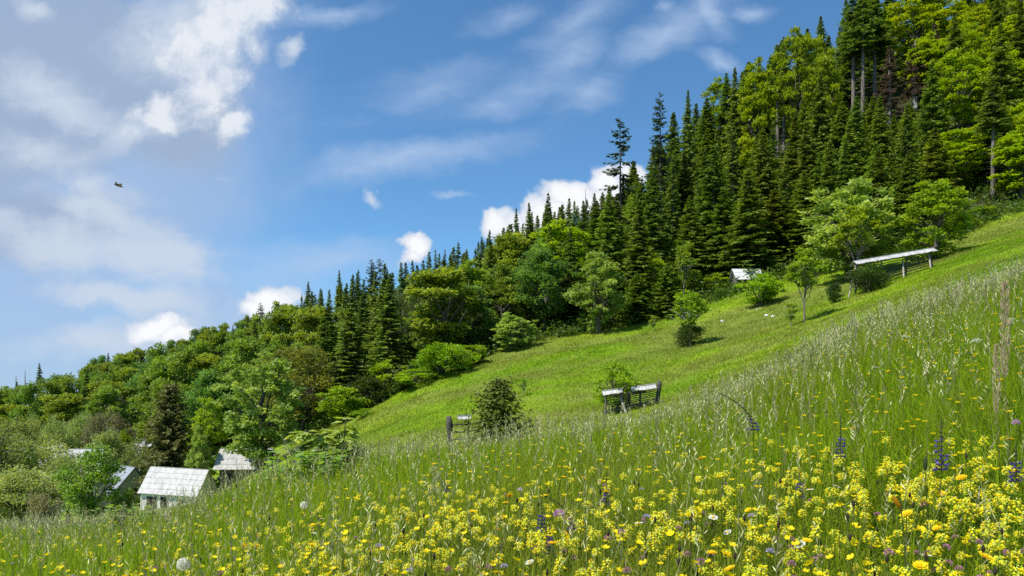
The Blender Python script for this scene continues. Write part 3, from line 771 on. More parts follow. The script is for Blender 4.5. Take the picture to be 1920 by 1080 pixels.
def roof_mesh(L, Dp, rh, over=.35, courses=5, plank=.24, mat=None, seed=0, thick=.05, gap=.003, jag=.05):
    """gabled roof of overlapping boards or shingles; the eaves lie at z = 0, the ridge runs along x"""
    r = np.random.default_rng(seed); mb = MB()
    hw = Dp / 2 + over; sl = math.hypot(hw, rh)
    for sg in (-1, 1):
        dn = np.array([0, sg * hw, -rh]) / sl          # down the slope
        nn = unit(np.array([0, sg * rh, hw]))
        for k in range(courses):
            s0 = sl * k / courses - (.06 if k else 0); s1 = sl * (k + 1) / courses
            x = -L / 2
            while x < L / 2 - .02:
                w = min(plank * r.uniform(.75, 1.25), L / 2 - x)
                e = s1 + r.uniform(-jag, jag) * .6
                ln = e - s0
                c = np.array([x + w / 2, 0, rh]) + dn * (s0 + ln / 2) + nn * (.02 + .022 * (1 - (k % 2) * .0) + r.uniform(0, .004))
                tilt = nn + dn * (-.04)
                u = unit(np.cross(np.array([1.0, 0, 0]), unit(tilt)))
                R = np.stack([np.array([1.0, 0, 0]), u, unit(tilt)], 1)
                mb.box(c + nn * (.012 * (courses - 1 - k) * 0 + .012), (w - gap, ln, thick * .8), R, np.ones(3) * r.uniform(.93, 1.03))
                x += w
    mb.box((0, 0, rh + .05), (L, .16, .06), None, (.9, .9, .9))
    return mb

def house(name, label, cat, loc, rz, L, Dp, wall_h, rh, wall_mat, roof_mat, courses=5, plank=.24, openings=(), over=.35, chimney=None, seed=0, gable_mat=None, wall_col=(1, 1, 1)):
    """loc is the middle of the eave line on the ground side: z of the eaves"""
    o = thing(name, label, cat, loc, rz)
    w = MB(); hw, hl = Dp / 2, L / 2 - over
    V = [(-hl, -hw, -wall_h), (hl, -hw, -wall_h), (hl, hw, -wall_h), (-hl, hw, -wall_h), (-hl, -hw, .0), (hl, -hw, 0), (hl, hw, 0), (-hl, hw, 0)]
    k = rh * Dp / (Dp + 2 * over); zt = rh - k
    V += [(-hl, 0, rh - .06), (hl, 0, rh - .06)]
    for i in (4, 5, 6, 7): V[i] = (V[i][0], V[i][1], zt - .06)
    w.add(V, [[0, 1, 5, 4], [2, 3, 7, 6], [1, 2, 6, 5], [3, 0, 4, 7]], [[5, 6, 9], [7, 4, 8]], wall_col)
    link('wall', w.mesh('wall', wall_mat), o)
    rf = link('roof', roof_mesh(L, Dp, rh, over, courses, plank, seed=seed).mesh('roof', roof_mat), o)
    for nm, x, z, ww, hh, side in openings:                     # side: -1 front, +1 right gable, -2 left gable
        fr = MB(); pn = MB(); t = .05
        if side == -1: f = lambda a, b, q: (x + a, -hw - q, z + b)
        elif side == 1: f = lambda a, b, q: (hl + q, x + a, z + b)
        else: f = lambda a, b, q: (-hl - q, x + a, z + b)
        def bx(mb, a, b, sa, sb, q, sq, C=(1, 1, 1)): mb.box(f(a, b, q), (sa, sq, sb) if side == -1 else (sq, sa, sb), None, C)
        bx(pn, 0, 0, ww, hh, .012, .02)
        for a, b, sa, sb in ((-ww / 2 - t / 2, 0, t, hh + 2 * t), (ww / 2 + t / 2, 0, t, hh + 2 * t), (0, hh / 2 + t / 2, ww, t), (0, -hh / 2 - t / 2, ww, t)):
            bx(fr, a, b, sa, sb, .02, .05)
        if nm == 'window':
            bx(fr, 0, 0, .03, hh, .03, .03); bx(fr, -ww / 4 - .008, 0, ww / 2 - .02, .03, .03, .03); bx(fr, ww / 4 + .008, 0, ww / 2 - .02, .03, .03, .03)
        if nm == 'door':
            for i in range(5): bx(pn, -ww / 2 + (i + .5) * ww / 5, 0, ww / 5 - .02, hh, .026, .02, np.ones(3) * (1.1 + .3 * (i % 2)))
        p = link(nm, pn.mesh(nm, M_DARK), o); link('frame', fr.mesh('frame', M_WOOD), p)
    if chimney:
        c = MB(); cx, cyy, ch = chimney
        c.box((cx, cyy, ch / 2 + rh * .5), (.5, .5, ch), None, (.75, .72, .7)); c.box((cx, cyy, ch + rh * .5 + .05), (.64, .64, .1), None, (.5, .5, .5))
        link('chimney', c.mesh('chimney', M_ROCK), rf)
    return o

def eave_loc(px, py, d):
    return ((px - 960) / FPX * d, d, zpy(d, py))

e = eave_loc(318, 931, 73)
house('cottage', 'white plastered cottage with pale shingle roof in long courses behind the meadow edge', 'house', (e[0], e[1] + 2.0, e[2] + .1), math.radians(-7), 6.3, 3.6, 2.6, 2.5, M_PLASTER, M_SHINGLE, 5, .26,
      [('door', -1.75, -.95, .95, 1.35, -1), ('window', -.45, -.72, .62, .95, -1), ('window', 1.25, -.75, .55, .6, -1), ('window', 0, -.5, .5, .7, -2)], .2, None, 3).rotation_euler[1] = math.radians(2.6)
e = eave_loc(205, 936, 80)
house('cottage', 'cottage with blue grey tiled roof, left of the white plastered cottage', 'house', (e[0] + .6, e[1] + 2, e[2]), math.radians(-46), 7.2, 5.0, 2.6, 3.4, M_PLASTER, M_SLATE, 12, .3,
      [('window', 0, -.9, .7, .9, 1), ('window', 0, .9, .5, .6, 1), ('window', -1.2, -1.2, .7, .9, -1)], .35, None, 4, wall_col=(.62, .66, .42))
e = eave_loc(441, 881, 76)
house('barn', 'old barn with pale grey board roof under the large pale maple', 'barn', (e[0] + .5, e[1] + 2, e[2]), math.radians(4), 5.5, 3.8, 2.4, 2.05, M_WOOD, M_GREYROOF, 4, .3, [('door', -1.4, -1.2, 1.3, 1.7, -1)], .5, None, 5)
e = eave_loc(80, 850, 95)
house('shed', 'small shed with flat looking pale grey roof among the orchard trees', 'shed', (e[0], e[1] + 1.5, e[2]), math.radians(4), 3.6, 3.0, 2.4, .95, M_WOOD, M_GREYROOF, 3, .3, [('window', 0, -.9, .7, .8, -1)], .5, None, 6)
e = eave_loc(110, 905, 72)
house('cottage', 'cottage with white roof mostly hidden behind the orchard trees', 'house', (e[0], e[1] + 2.4, e[2]), math.radians(14), 5.6, 4.6, 2.8, 3.1, M_PLASTER, M_SHINGLE, 6, .26, [('window', -.8, -1.0, .7, .9, -1), ('door', 1.2, -1.3, .9, 1.9, -1)], .4, None, 7)
e = eave_loc(248, 862, 98)
house('cottage', 'grey roofed cottage with a dark chimney peeping out left of the dark conifer', 'house', (e[0], e[1] + 2, e[2]), math.radians(-12), 4.2, 4.0, 2.6, 2.0, M_PLASTER, M_SHINGLE, 5, .26, [('window', 0, -1.0, .7, .9, -1)], .4, (.9, -.2, 1.6), 8)
e = eave_loc(1404, 526, 101)
house('hut', 'small hut with bright white board roof at the foot of the dark spruces', 'hut', (e[0], e[1] + 1.2, e[2]), math.radians(2), 3.95, 2.6, 2.6, 1.75, M_WOOD, rough_mat('white_boards', (.40, .40, .40), (.60, .60, .60), 3, (2, 2, 2), bump=.05), 3, .3, [('door', -.7, -.9, .9, 1.5, -1)], .35, None, 9)

# ------------------------------------------------------------------ hayracks
def post_mesh(h, r0, r1, lean=(0, 0), seed=0, knob=False, n=7):
    r = np.random.default_rng(seed); mb = MB(); t = np.linspace(0, 1, n)
    p = np.stack([lean[0] * t + r.normal(size=n) * r0 * .12, lean[1] * t + r.normal(size=n) * r0 * .12, t * h], 1)
    rad = r0 + (r1 - r0) * t
    if knob: rad = rad * (1 + .35 * np.sin(t * 17 + 1) * r.random(n)); rad[-2] *= 1.35
    mb.tube(p, rad, 7, np.ones(3) * (.5 if knob else .9))
    return mb

def hayrack(label, p0, p1, top0, top1, nposts, nrails, pr, roof, braces=(), rw=.95, seed=0, thick_post=None, group=None, rail_r=.045, boards=()):
    r = np.random.default_rng(seed)
    p0 = np.asarray(p0, float); p1 = np.asarray(p1, float)
    o = thing('hayrack', label, 'hayrack', p0 - [0, 0, .2], 0, group=group)
    org = p0 - [0, 0, .2]
    def P(f, z=None):
        q = p0 * (1 - f) + p1 * f
        g = float(ground(q[0], q[1])[0]); tp = top0 * (1 - f) + top1 * f
        return np.array([q[0], q[1], g]), tp
    for i in range(nposts):
        f = i / (nposts - 1); q, tp = P(f); hh = tp - q[2] + .25
        tk = thick_post is not None and i == thick_post[0]
        m = post_mesh(hh + (thick_post[2] if tk else 0), thick_post[1] if tk else pr, (thick_post[1] * .85) if tk else pr * .85, thick_post[3] if tk else (r.normal() * .05, r.normal() * .05), seed + i, tk)
        link('post', m.mesh('post', M_WOOD, True), o, q - org - [0, 0, .25])
    for k in range(nrails):
        mb = MB(); pts = []
        for f in np.linspace(0, 1, 7):
            q, tp = P(f); z = q[2] + (tp - q[2]) * (.2 + .72 * k / max(1, nrails - 1))
            pts.append(np.array([q[0], q[1] - pr, z + r.normal() * .02]) - org)
        mb.tube(np.array(pts), rail_r, 5, np.ones(3) * r.uniform(.4, .75))
        link('rail', mb.mesh('rail', M_WOOD), o)
    for f0, f1 in roof:
        mb = MB(); a, ta = P(f0); b, tb = P(f1)
        a[2] = ta; b[2] = tb; d = b - a; L = np.linalg.norm(d); n = max(3, int(L / .22))
        ax = d / L; sd = unit(np.cross(UP, ax))
        for sg in (-1, 1):
            for i in range(n):
                c = a + d * (i + .5) / n
                dn = unit(sd * sg * 1.0 - UP * .62); nn = np.cross(ax, dn) * (1 if np.cross(ax, dn)[2] > 0 else -1)
                ln = rw * r.uniform(.9, 1.06)
                mb.box(c + UP * .24 + dn * ln / 2 + nn * r.uniform(0, .015) - org, (L / n - .012, ln, .028), np.stack([ax, dn, nn], 1), np.ones(3) * r.uniform(.7, .95))
        mb.bar(a + UP * .29 - org, b + UP * .29 - org, .12, .05, (.9, .9, .9))
        link('roof', mb.mesh('roof', M_SHINGLE), o)
    for f, dx, dy, ht in braces:
        q, tp = P(f); foot = np.array([q[0] + dx, q[1] + dy, float(ground(q[0] + dx, q[1] + dy)[0]) - .1])
        mb = MB(); mb.tube(np.array([foot, (foot + [q[0], q[1], q[2] + (tp - q[2]) * ht]) / 2, [q[0], q[1], q[2] + (tp - q[2]) * ht]]) - org, [.085, .08, .07], 6, (2.2, 2.2, 2.1))
        link('brace', mb.mesh('brace', M_WOOD), o)
    for f0, f1, z0, z1 in boards:
        mb = MB(); a, ta = P(f0); b, tb = P(f1)
        n = max(2, int(np.linalg.norm(b - a) / .2))
        for i in range(n):
            f = f0 + (f1 - f0) * (i + .5) / n; q, tp = P(f)
            mb.box(np.array([q[0], q[1] + .08, q[2] + (tp - q[2]) * (z0 + z1) / 2]) - org, (np.linalg.norm(b - a) / n * .9, .03, (tp - q[2]) * (z1 - z0) * r.uniform(.85, 1.0)), None, np.ones(3) * r.uniform(.35, .7))
        link('board', mb.mesh('board', M_WOOD), o)
    return o

hayrack('long hayrack with pale board roof and slanting props on the upper meadow', at(1604, 76), at(1746, 77), zpy(76, 494), zpy(77, 470), 4, 8, .10, [(-.03, 1.03)], [(.97, -.55, -1.3, .9), (.97, .75, .5, .8), (0, -1.1, -.8, .85), (.62, -.5, -1.2, .8)], .8, 1)
hayrack('middle hayrack with broken grey roof and a bush growing through it', at(1135, 50), at(1231, 50), zpy(50, 740), zpy(50, 727), 4, 8, .075, [(-.06, .33), (.50, .98)], [(.28, .4, -.5, .9)], .52, 2, (3, .16, .46, (.20, 0)), boards=[(.52, .80, .82, .97), (.43, .50, .3, .95)], rail_r=.034)
hayrack('small hayrack end with a thick gnarled post and short grey roof beside the conifer shrub', at(845, 38), at(906, 38.3), zpy(38, 790), zpy(38.3, 788), 3, 5, .06, [(.20, .62)], [], .30, 3, (0, .15, .26, (-.06, 0)))

# rail fence, rocks
def rail_fence(label, a, b, n, hh=.9):
    pts = [at(*(np.array(a) * (1 - f) + np.array(b) * f)) for f in np.linspace(0, 1, n)]
    o = thing('rail_fence', label, 'fence', pts[0])
    r = np.random.default_rng(4)
    for p in pts: link('post', post_mesh(hh + .3, .07, .055, (r.normal() * .08, 0), int(r.integers(99))).mesh('post', M_WOOD), o, p - pts[0] - [0, 0, .3])
    for z in (.35, .62, .85):
        mb = MB(); mb.tube(np.array([p - pts[0] + [r.normal() * .03, -.09, z * hh + r.normal() * .04] for p in pts]), .05, 6, (.8, .8, .8)); link('rail', mb.mesh('rail', M_WOOD), o)
    return o
rail_fence('dark grey rail fence running down along the meadow edge below the hedge', (552, 50), (642, 66), 7, 1.0)

def rock_mesh(seed, flat=.6):
    r = np.random.default_rng(seed)
    nlat, nlon = 9, 14
    th = np.linspace(0.02, math.pi - .02, nlat); ph = np.arange(nlon) * 2 * math.pi / nlon
    D = np.stack([np.sin(th)[:, None] * np.cos(ph), np.sin(th)[:, None] * np.sin(ph), np.cos(th)[:, None] * np.ones(nlon)], -1).reshape(-1, 3)
    pl = unit(r.normal(size=(14, 3))); of = r.uniform(.55, .95, 14)
    dt = D @ pl.T
    k = np.where(dt > .05, of / np.maximum(dt, .05), 9).min(1); k = np.minimum(k, 1.15)
    V = D * k[:, None] * np.array([1, .8, flat])
    i = (np.arange(nlat - 1)[:, None] * nlon + np.arange(nlon)[None]); j = (np.arange(nlat - 1)[:, None] * nlon + (np.arange(nlon)[None] + 1) % nlon)
    return MB().add(V, np.stack([i, j, j + nlon, i + nlon], -1).reshape(-1, 4), None, np.ones(3) * r.uniform(.8, 1.05)).mesh('rock', M_ROCK)
ROCKS = [(1355, 601, .42, 'white stone lying alone in the grass right of the slender ash sapling'), (1101, 612, .62, 'pale boulder at the foot of the light lone maple'), (1112, 609, .42, 'smaller pale stone right of the boulder under the lone maple'),
         (1421, 579, .34, 'small pale stone below the rounded bush before the hut'), (1437, 590, .5, 'grey stone in the hollow below the rounded bush, left of its neighbour'), (1450, 592, .42, 'grey stone in the hollow below the rounded bush, right of its neighbour'),
         (969, 741, .34, 'white stone beside the tiny sapling right of the hedge'), (1226, 632, .2, 'small pale stone at the foot of the tiny lone sapling'), (592, 846, .7, 'flat grey boulder beside the rail fence'), (622, 836, .6, 'pale grey slab behind the big leaved sapling'),
         (560, 868, .45, 'grey stone at the lower end of the rail fence'), (1575, 562, .4, 'pale stone at the lower prop of the long hayrack'), (1782, 420, .4, 'pale stone at the forest edge above the long hayrack')]
for i, (px, py, s, lab) in enumerate(ROCKS):
    p = at_h(px, py, s * .2, 20, 110); s *= .72
    tag(link('rock', rock_mesh(500 + i), None, p, i * 1.3, (s, s, s)), lab, 'stone')

# big leaved sapling at the meadow edge
def leafy_sapling():
    r = np.random.default_rng(21); d = 11.0
    p = at(640, d); o = thing('sapling', 'young sapling with large pale leaves and one long arching branch at the meadow edge', 'sapling', p)
    X = lambda px, py, dd=d: np.array([(px - 960) / FPX * dd, dd, zpy(dd, py)]) - p
    st = MB(); lf = MB()
    stems = [np.array([[0, 0, 0], X(641, 850), X(646, 815), X(648, 781)]), np.array([[0, 0, .1], X(628, 840), X(600, 817, 10.8), X(575, 808, 10.7), X(552, 816, 10.6)]),
             np.array([[0, 0, .15], X(655, 850), X(668, 838, 11.3)]), np.array([[0, 0, .2], X(622, 850, 10.8), X(606, 842, 10.7)]), np.array([[0, 0, .4], X(636, 815, 11.2), X(627, 806, 11.3)])]
    P = []; A = []
    for s in stems:
        st.tube(s, np.linspace(.014, .006, len(s)), 5, cap=False)
        seg = np.linalg.norm(np.diff(s, axis=0), axis=1).cumsum(); seg = np.concatenate([[0], seg])
        for t in np.arange(seg[-1] * .35, seg[-1] + .02, .055):
            c = np.array([np.interp(t, seg, s[:, k]) for k in range(3)])
            for q in range(3):
                az = r.uniform(0, 6.28); dr = unit(np.array([math.cos(az), math.sin(az) * .9, r.uniform(-.5, .25)]))
                pe = c + dr * r.uniform(.03, .08)
                for w in (-1, 0, 1):
                    dd = unit(dr + np.cross(dr, UP) * w * .7 - UP * .25)
                    P.append(pe); A.append(dd * r.uniform(.13, .21))
    P = np.array(P); A = np.array(A)
    B = perp(A, r, .8) * (np.linalg.norm(A, axis=1) * .55)[:, None]
    lf.cards(P, A, B, lerp((.26, .40, .04), (.50, .60, .17), r.random(len(P))), .5, bend=UP * .008)
    link('stem', st.mesh('stem', M_BARK), o); link('leaves', lf.mesh('leaves', M_LEAF), o)
leafy_sapling()

def broad_plant(px, d, w, h, label, seed):
    r = np.random.default_rng(seed); p = at(px, d); o = thing('leafy_plant', label, 'plant', p)
    n = 70; st = MB(); lf = MB(); P = []; A = []
    for i in range(n):
        a = r.uniform(0, 6.28); q = np.array([math.cos(a), math.sin(a), 0]) * w * r.random() ** .5
        tp = q * 1.25 + UP * h * r.uniform(.5, 1.1)
        st.tube(np.array([q * .8, (q + tp) / 2, tp]), [.006, .005, .004], 3, (.13, .19, .04), cap=False)
        for k in range(3):
            b = r.uniform(0, 6.28); P.append(tp - UP * k * .05); A.append(np.array([math.cos(b), math.sin(b), r.uniform(-.5, .2)]) * r.uniform(.10, .18))
    P = np.array(P); A = np.array(A); B = perp(A, r, .85) * (np.linalg.norm(A, axis=1) * .7)[:, None]
    lf.cards(P, A, B, lerp((.14, .25, .02), (.28, .39, .07), r.random(len(P))), .5)
    link('stem', st.mesh('stem', M_GRASS), o); link('leaves', lf.mesh('leaves', M_LEAF), o)
broad_plant(575, 9.6, .45, .62, 'patch of broad pale leaves left below the big leaved sapling', 1)
broad_plant(612, 10.4, .35, .6, 'low broad leaved plant right under the big leaved sapling', 2)
broad_plant(240, 12, .4, .6, 'broad leaved weeds at the lower left in front of the elder', 3)

# butterfly
def butterfly():
    d = 4.0; o = thing('butterfly', 'small brown and cream butterfly in flight against the sky', 'butterfly', ((220.5 - 960) / FPX * d, d, zpy(d, 347)))
    o.rotation_euler = (math.radians(-35), math.radians(28), math.radians(20))
    b = MB(); t = np.linspace(-1, 1, 9)
    b.tube(np.stack([t * 0, t * .011, .0005 * np.cos(t * 3)], 1), .0017 * np.sqrt(np.clip(1.05 - t**2, .05, 1)) + .0004, 8, (.05, .04, .035))
    for s in (-1, 1): b.tube(np.array([[0, .011, .001], [s * .003, .016, .003], [s * .006, .020, .004]]), .00025, 4, (.04, .03, .03))
    bm = link('body', b.mesh('body', M_PETAL, True), o)
    for s in (-1, 1):
        for nm, out, hue in (('forewing', [(0, .006), (.008, .013), (.019, .016), (.021, .011), (.014, .002), (0, .001)], (.26, .20, .13)), ('hindwing', [(0, .001), (.013, .001), (.017, -.006), (.012, -.013), (.004, -.010), (0, -.005)], (.42, .36, .27))):
            w = MB(); q = np.array(out); c = q.mean(0); n = len(q)
            lift = .9 if s > 0 else .35
            z = lambda v: abs(v) * lift
            ring = np.array([[s * x, y, z(x)] for x, y in q]); inner = np.array([[s * (c[0] + (x - c[0]) * .72), c[1] + (y - c[1]) * .72, z(c[0] + (x - c[0]) * .72)] for x, y in q]); cen = np.array([[s * c[0], c[1], z(c[0])]])
            V = np.vstack([ring, inner, inner, cen]); k = np.arange(n); k2 = (k + 1) % n
            C = np.vstack([np.tile((.05, .04, .035), (2 * n, 1)), np.tile(hue, (n, 1)), [np.array(hue) * 1.2]])
            w.add(V, np.stack([k, k2, n + k2, n + k], 1), np.stack([2 * n + k, 2 * n + k2, np.full(n, 3 * n)], 1), C)
            V2 = V + [0, 0, -.0003]
            w.add(V2, np.stack([n + k, n + k2, k2, k], 1), np.stack([np.full(n, 3 * n), 2 * n + k2, 2 * n + k], 1), C)
            link(nm, w.mesh(nm, M_PETAL), o)
butterfly()

# ------------------------------------------------------------------ meadow grass (nobody could count it)
def blades(mb, P, h, w, az, bend, C, seg=3, tipc=None):
    n = len(P); t = np.array([0, .4, .75, 1.0]) if seg == 3 else np.array([0, .55, 1.0])
    wd = np.array([1, .9, .55, 0]) if seg == 3 else np.array([1, .7, 0])
    d = np.stack([np.cos(az), np.sin(az), 0 * az], 1)
    tw = az + math.pi / 2 + rng.normal(size=n) * .7
    s = np.stack([np.cos(tw), np.sin(tw), 0 * az], 1) * (w * .5)[:, None]
    pts = P[:, None] + UP * (h[:, None] * t * (1 - .35 * (bend[:, None] * t) ** 2))[..., None] + d[:, None] * (h[:, None] * bend[:, None] * t**1.8)[..., None]
    m = len(t); V = []
    for k in range(m - 1): V += [pts[:, k] - s * wd[k], pts[:, k] + s * wd[k]]
    V.append(pts[:, -1]); nv = len(V); V = np.stack(V, 1).reshape(-1, 3)
    b = np.arange(n)[:, None] * nv
    Q = np.concatenate([b + np.array([[2 * k, 2 * k + 1, 2 * k + 3, 2 * k + 2]]) for k in range(m - 2)])
    T = b + np.array([[2 * (m - 2), 2 * (m - 2) + 1, nv - 1]])
    Cv = np.repeat(C[:, None], nv, 1)
    tt = np.repeat(t[:-1], 2); tt = np.append(tt, 1)
    if tipc is not None: Cv = Cv + (np.asarray(tipc) - Cv) * (np.clip(tt - .35, 0, 1)[None, :, None] * .5)
    mb.add(V, Q, T, Cv.reshape(-1, 3))

def scatter(n, d0, d1, rho, umin=-.86, umax=.86):
    """points over the wedge in front of the camera; rho(d) = relative density per square metre"""
    ds = np.linspace(d0, d1, 400); pdf = np.array([rho(v) * v for v in ds]); cdf = np.cumsum(pdf); cdf /= cdf[-1]
    d = np.interp(rng.random(n), cdf, ds); u = rng.uniform(umin, umax, n)
    return u * d, d

def near_grass():
    n = 430000
    x, y = scatter(n, 1.15, 26, lambda d: 1.0 / (1 + (d / 5.0) ** 1.6))
    px = 960 + FPX * x / y
    z = ground(x, y)
    pat = fbm(x * .8, y * .8, 61)
    h = (.26 + .22 * pat + rng.random(n) ** 2 * .17) * rng.uniform(.7, 1.1, n)
    h *= np.where(y < 2.1, np.clip((y - .6) / 1.6, .35, 1), 1)
    w = (.0034 + .0011 * y ** .85) * rng.uniform(.6, 1.3, n)
    C = meadow_tone(x, y) * rng.uniform(.72, 1.2, (n, 1))
    ol = rng.random(n) < .11; C[ol] = lerp((.16, .15, .05), (.28, .24, .11), rng.random(ol.sum()))
    mb = MB(); blades(mb, np.stack([x, y, z - .02], 1), h, w, rng.uniform(0, 6.283, n), rng.uniform(.08, 1.0, n) ** 1.2, C * 1.08, 3, (.32, .40, .03))
    tag(link('tall_grass', mb.mesh('tall_grass', M_GRASS)), 'tall flowering meadow grass in the foreground', 'grass', kind='stuff')
near_grass()

def far_grass():
    n = 420000
    x, y = scatter(n, 24, 112, lambda d: 1.0 / (1 + (d / 70) ** 2), -.30, .80)
    px = 960 + FPX * x / y
    k = (y < edge_d(px, 7) + 2.0) & (px > 380)
    x, y, px = x[k], y[k], px[k]; n = len(x); z = ground(x, y)
    pat = fbm(x * .35, y * .35, 71)
    h = (.10 + .20 * pat ** 1.5 + rng.random(n) ** 3 * .16); w = .0007 * y * rng.uniform(.5, 1.2, n)
    C = meadow_tone(x, y) * rng.uniform(.8, 1.2, (n, 1))
    dry = rng.random(n) < np.clip((fbm(x * .13 + 3, y * .3, 81) - .42) * 1.8, .03, .6)
    C[dry] = lerp((.24, .27, .045), (.33, .34, .09), rng.random(dry.sum()))
    h = np.where(dry, h * 1.5, h) * (.75 + .9 * np.clip(fbm(x * .6, y * .6, 83) - .35, 0, 1)); C = C * (.72 + .56 * fbm(x * .9, y * .5, 87))[:, None]
    mb = MB(); blades(mb, np.stack([x, y, z - .03], 1), h, w, rng.uniform(0, 6.283, n), rng.uniform(.2, 1.0, n), C, 2, (.27, .34, .03))
    tag(link('meadow_grass', mb.mesh('meadow_grass', M_GRASS)), 'short grass covering the middle meadow up to the forest', 'grass', kind='stuff')
far_grass()

def seed_grass():
    """grasses in ear: thin stalks with pale loose panicles"""
    n = 11500
    x, y = scatter(n, 1.9, 24, lambda d: 1.0 / (1 + (d / 8) ** 1.5))
    px = 960 + FPX * x / y
    crest = np.clip(1 - abs(y - edge_d(px, 3)) / 4.5, 0, 1) * np.clip((px - 1150) / 250, 0.12, 1)
    keep = rng.random(n) < np.clip(.46 + .25 * crest, 0, 1) * np.where((px > 1150) & (y < 6), .9, 1)
    x, y, px = x[keep], y[keep], px[keep]; n = len(x); z = ground(x, y)
    x2 = rng.uniform(1300, 1930, 500); y2 = edge_d(x2, 3) * rng.uniform(.5, 1.1, 500); xx = (x2 - 960) / FPX * y2
    x = np.concatenate([x, xx]); y = np.concatenate([y, y2]); z = np.concatenate([z, ground(xx, y2)]); n = len(x)
    h = rng.uniform(.42, .72, n); az = rng.uniform(0, 6.283, n); bend = rng.uniform(.05, .4, n)
    mb = MB(); d = np.stack([np.cos(az), np.sin(az), 0 * az], 1)
    sw = .0016 + .00035 * y
    tone = rng.random(n)
    Cs = lerp((.14, .19, .03), (.30, .27, .14), tone); Ch = lerp((.44, .43, .17), (.82, .76, .44), rng.random(n))
    pk = rng.random(n) < .25; Ch[pk] = lerp((.30, .23, .18), (.46, .36, .30), rng.random(pk.sum()))
    for a, b in ((0, .5), (.5, 1.0)):
        p0 = np.stack([x, y, z], 1) + UP * (h * a)[:, None] + d * (h * bend * a**2)[:, None]
        p1 = np.stack([x, y, z], 1) + UP * (h * b)[:, None] + d * (h * bend * b**2)[:, None]
        sd = np.cross(d, UP) * sw[:, None] * .5 + d * .0
        V = np.stack([p0 - sd, p0 + sd, p1 + sd * .7, p1 - sd * .7], 1).reshape(-1, 3)
        mb.add(V, np.arange(4 * n).reshape(-1, 4), None, np.repeat(Cs, 4, 0))
    m = 11; f = np.linspace(.74, 1.03, m); i = np.repeat(np.arange(n), m); ff = np.tile(f, n)
    P = np.stack([x, y, z], 1)[i] + UP * (h[i] * ff)[:, None] + d[i] * (h[i] * bend[i] * ff**2)[:, None]
    q = rng.uniform(0, 6.283, len(i)); loose = rng.uniform(.2, 1.0, n)[i]
    A = np.stack([np.cos(q) * loose, np.sin(q) * loose, .8 + 0 * q], 1); A = unit(A) * ((.033 + .0005 * y[i]) * (1.25 - (ff - .74) * 2.2) * rng.uniform(.6, 1.3, len(i)))[:, None]
    B = perp(A, rng) * (.0034 + .00042 * y[i])[:, None]
    mb.cards(P, A, B, Ch[i] * rng.uniform(.8, 1.15, (len(i), 1)), .5)
    tag(link('seeding_grass', mb.mesh('seeding_grass', M_DRY)), 'pale seeding grass heads standing above the meadow', 'grass', kind='stuff')
seed_grass()

# ------------------------------------------------------------------ flowers
def head_rattle(r, full=True):
    """stacked hooded yellow flowers between pale toothed bracts; origin at the lower end of the spike"""
    mb = MB(); L = r.uniform(.030, .052); k = 0; z = 0.0
    n = 7 if full else 5
    for i in range(n):
        f = i / (n - 1); z = L * f; s = (1 - .55 * f)
        for j in range(3):
            az = i * 1.57 + j * 2.09 + r.normal() * .2; o = np.array([math.cos(az), math.sin(az), 0])
            P = np.array([[0, 0, z]]) + o * .002
            # bract
            A = unit(o * .9 + UP * .55)[None] * .022 * s * r.uniform(.85, 1.15); B = np.cross(A, UP); B = unit(B) * .013 * s
            mb.cards(P, A, B, lerp((.50, .64, .07), (.74, .80, .20), np.array([r.random()])), .35, bend=o * .004)
            if i >= n - 2 or r.random() < .3: continue
            # hooded corolla
            b = np.array([0, 0, z + .004]) + o * .005; dr = unit(o * 1.0 + UP * r.uniform(.15, .5)); ln = .021 * (.75 + .35 * (1 - f)); wd = .0048
            sd = unit(np.cross(dr, UP)); up = np.cross(sd, dr)
            tip = b + dr * ln - UP * .003; m = b + dr * ln * .62 + up * .003
            V = np.array([b, m + sd * wd, m + up * wd, m - sd * wd, m - up * wd, tip])
            mb.add(V, None, [[0, 1, 2], [0, 2, 3], [0, 3, 4], [0, 4, 1], [5, 2, 1], [5, 3, 2], [5, 4, 3], [5, 1, 4]], np.array((.80, .76, .02)) * r.uniform(.85, 1.05) * np.array((1, r.uniform(.86, 1.04), 1)))
    return mb

def stem_mesh(h, r0=.0016, c=(.10, .15, .03), lean=.04, seed=0, n=5):
    r = np.random.default_rng(seed); t = np.linspace(0, 1, n); a = r.uniform(0, 6.28)
    p = np.stack([math.cos(a) * lean * h * (t - 1) * t, math.sin(a) * lean * h * (t - 1) * t, t * h], 1)
    return MB().tube(p, np.linspace(r0, r0 * .7, n), 4, c, cap=False)

def leaf_pairs(h, r, ln=.03, wd=.009, step=.055, c0=(.07, .14, .012), c1=(.13, .21, .02), top=.9):
    P = []; A = []; z = h * .15; k = 0
    while z < h * top:
        for sg in (0, math.pi):
            az = k * 1.57 + sg + r.normal() * .15
            P.append([0, 0, z]); A.append(np.array([math.cos(az), math.sin(az), r.uniform(.1, .7)]) * ln * r.uniform(.8, 1.2))
        z += step; k += 1
    P = np.array(P); A = np.array(A); B = unit(np.cross(A, UP)) * wd
    return MB().cards(P, A, B, lerp(c0, c1, r.random(len(P))), .35, bend=UP * ln * .08)

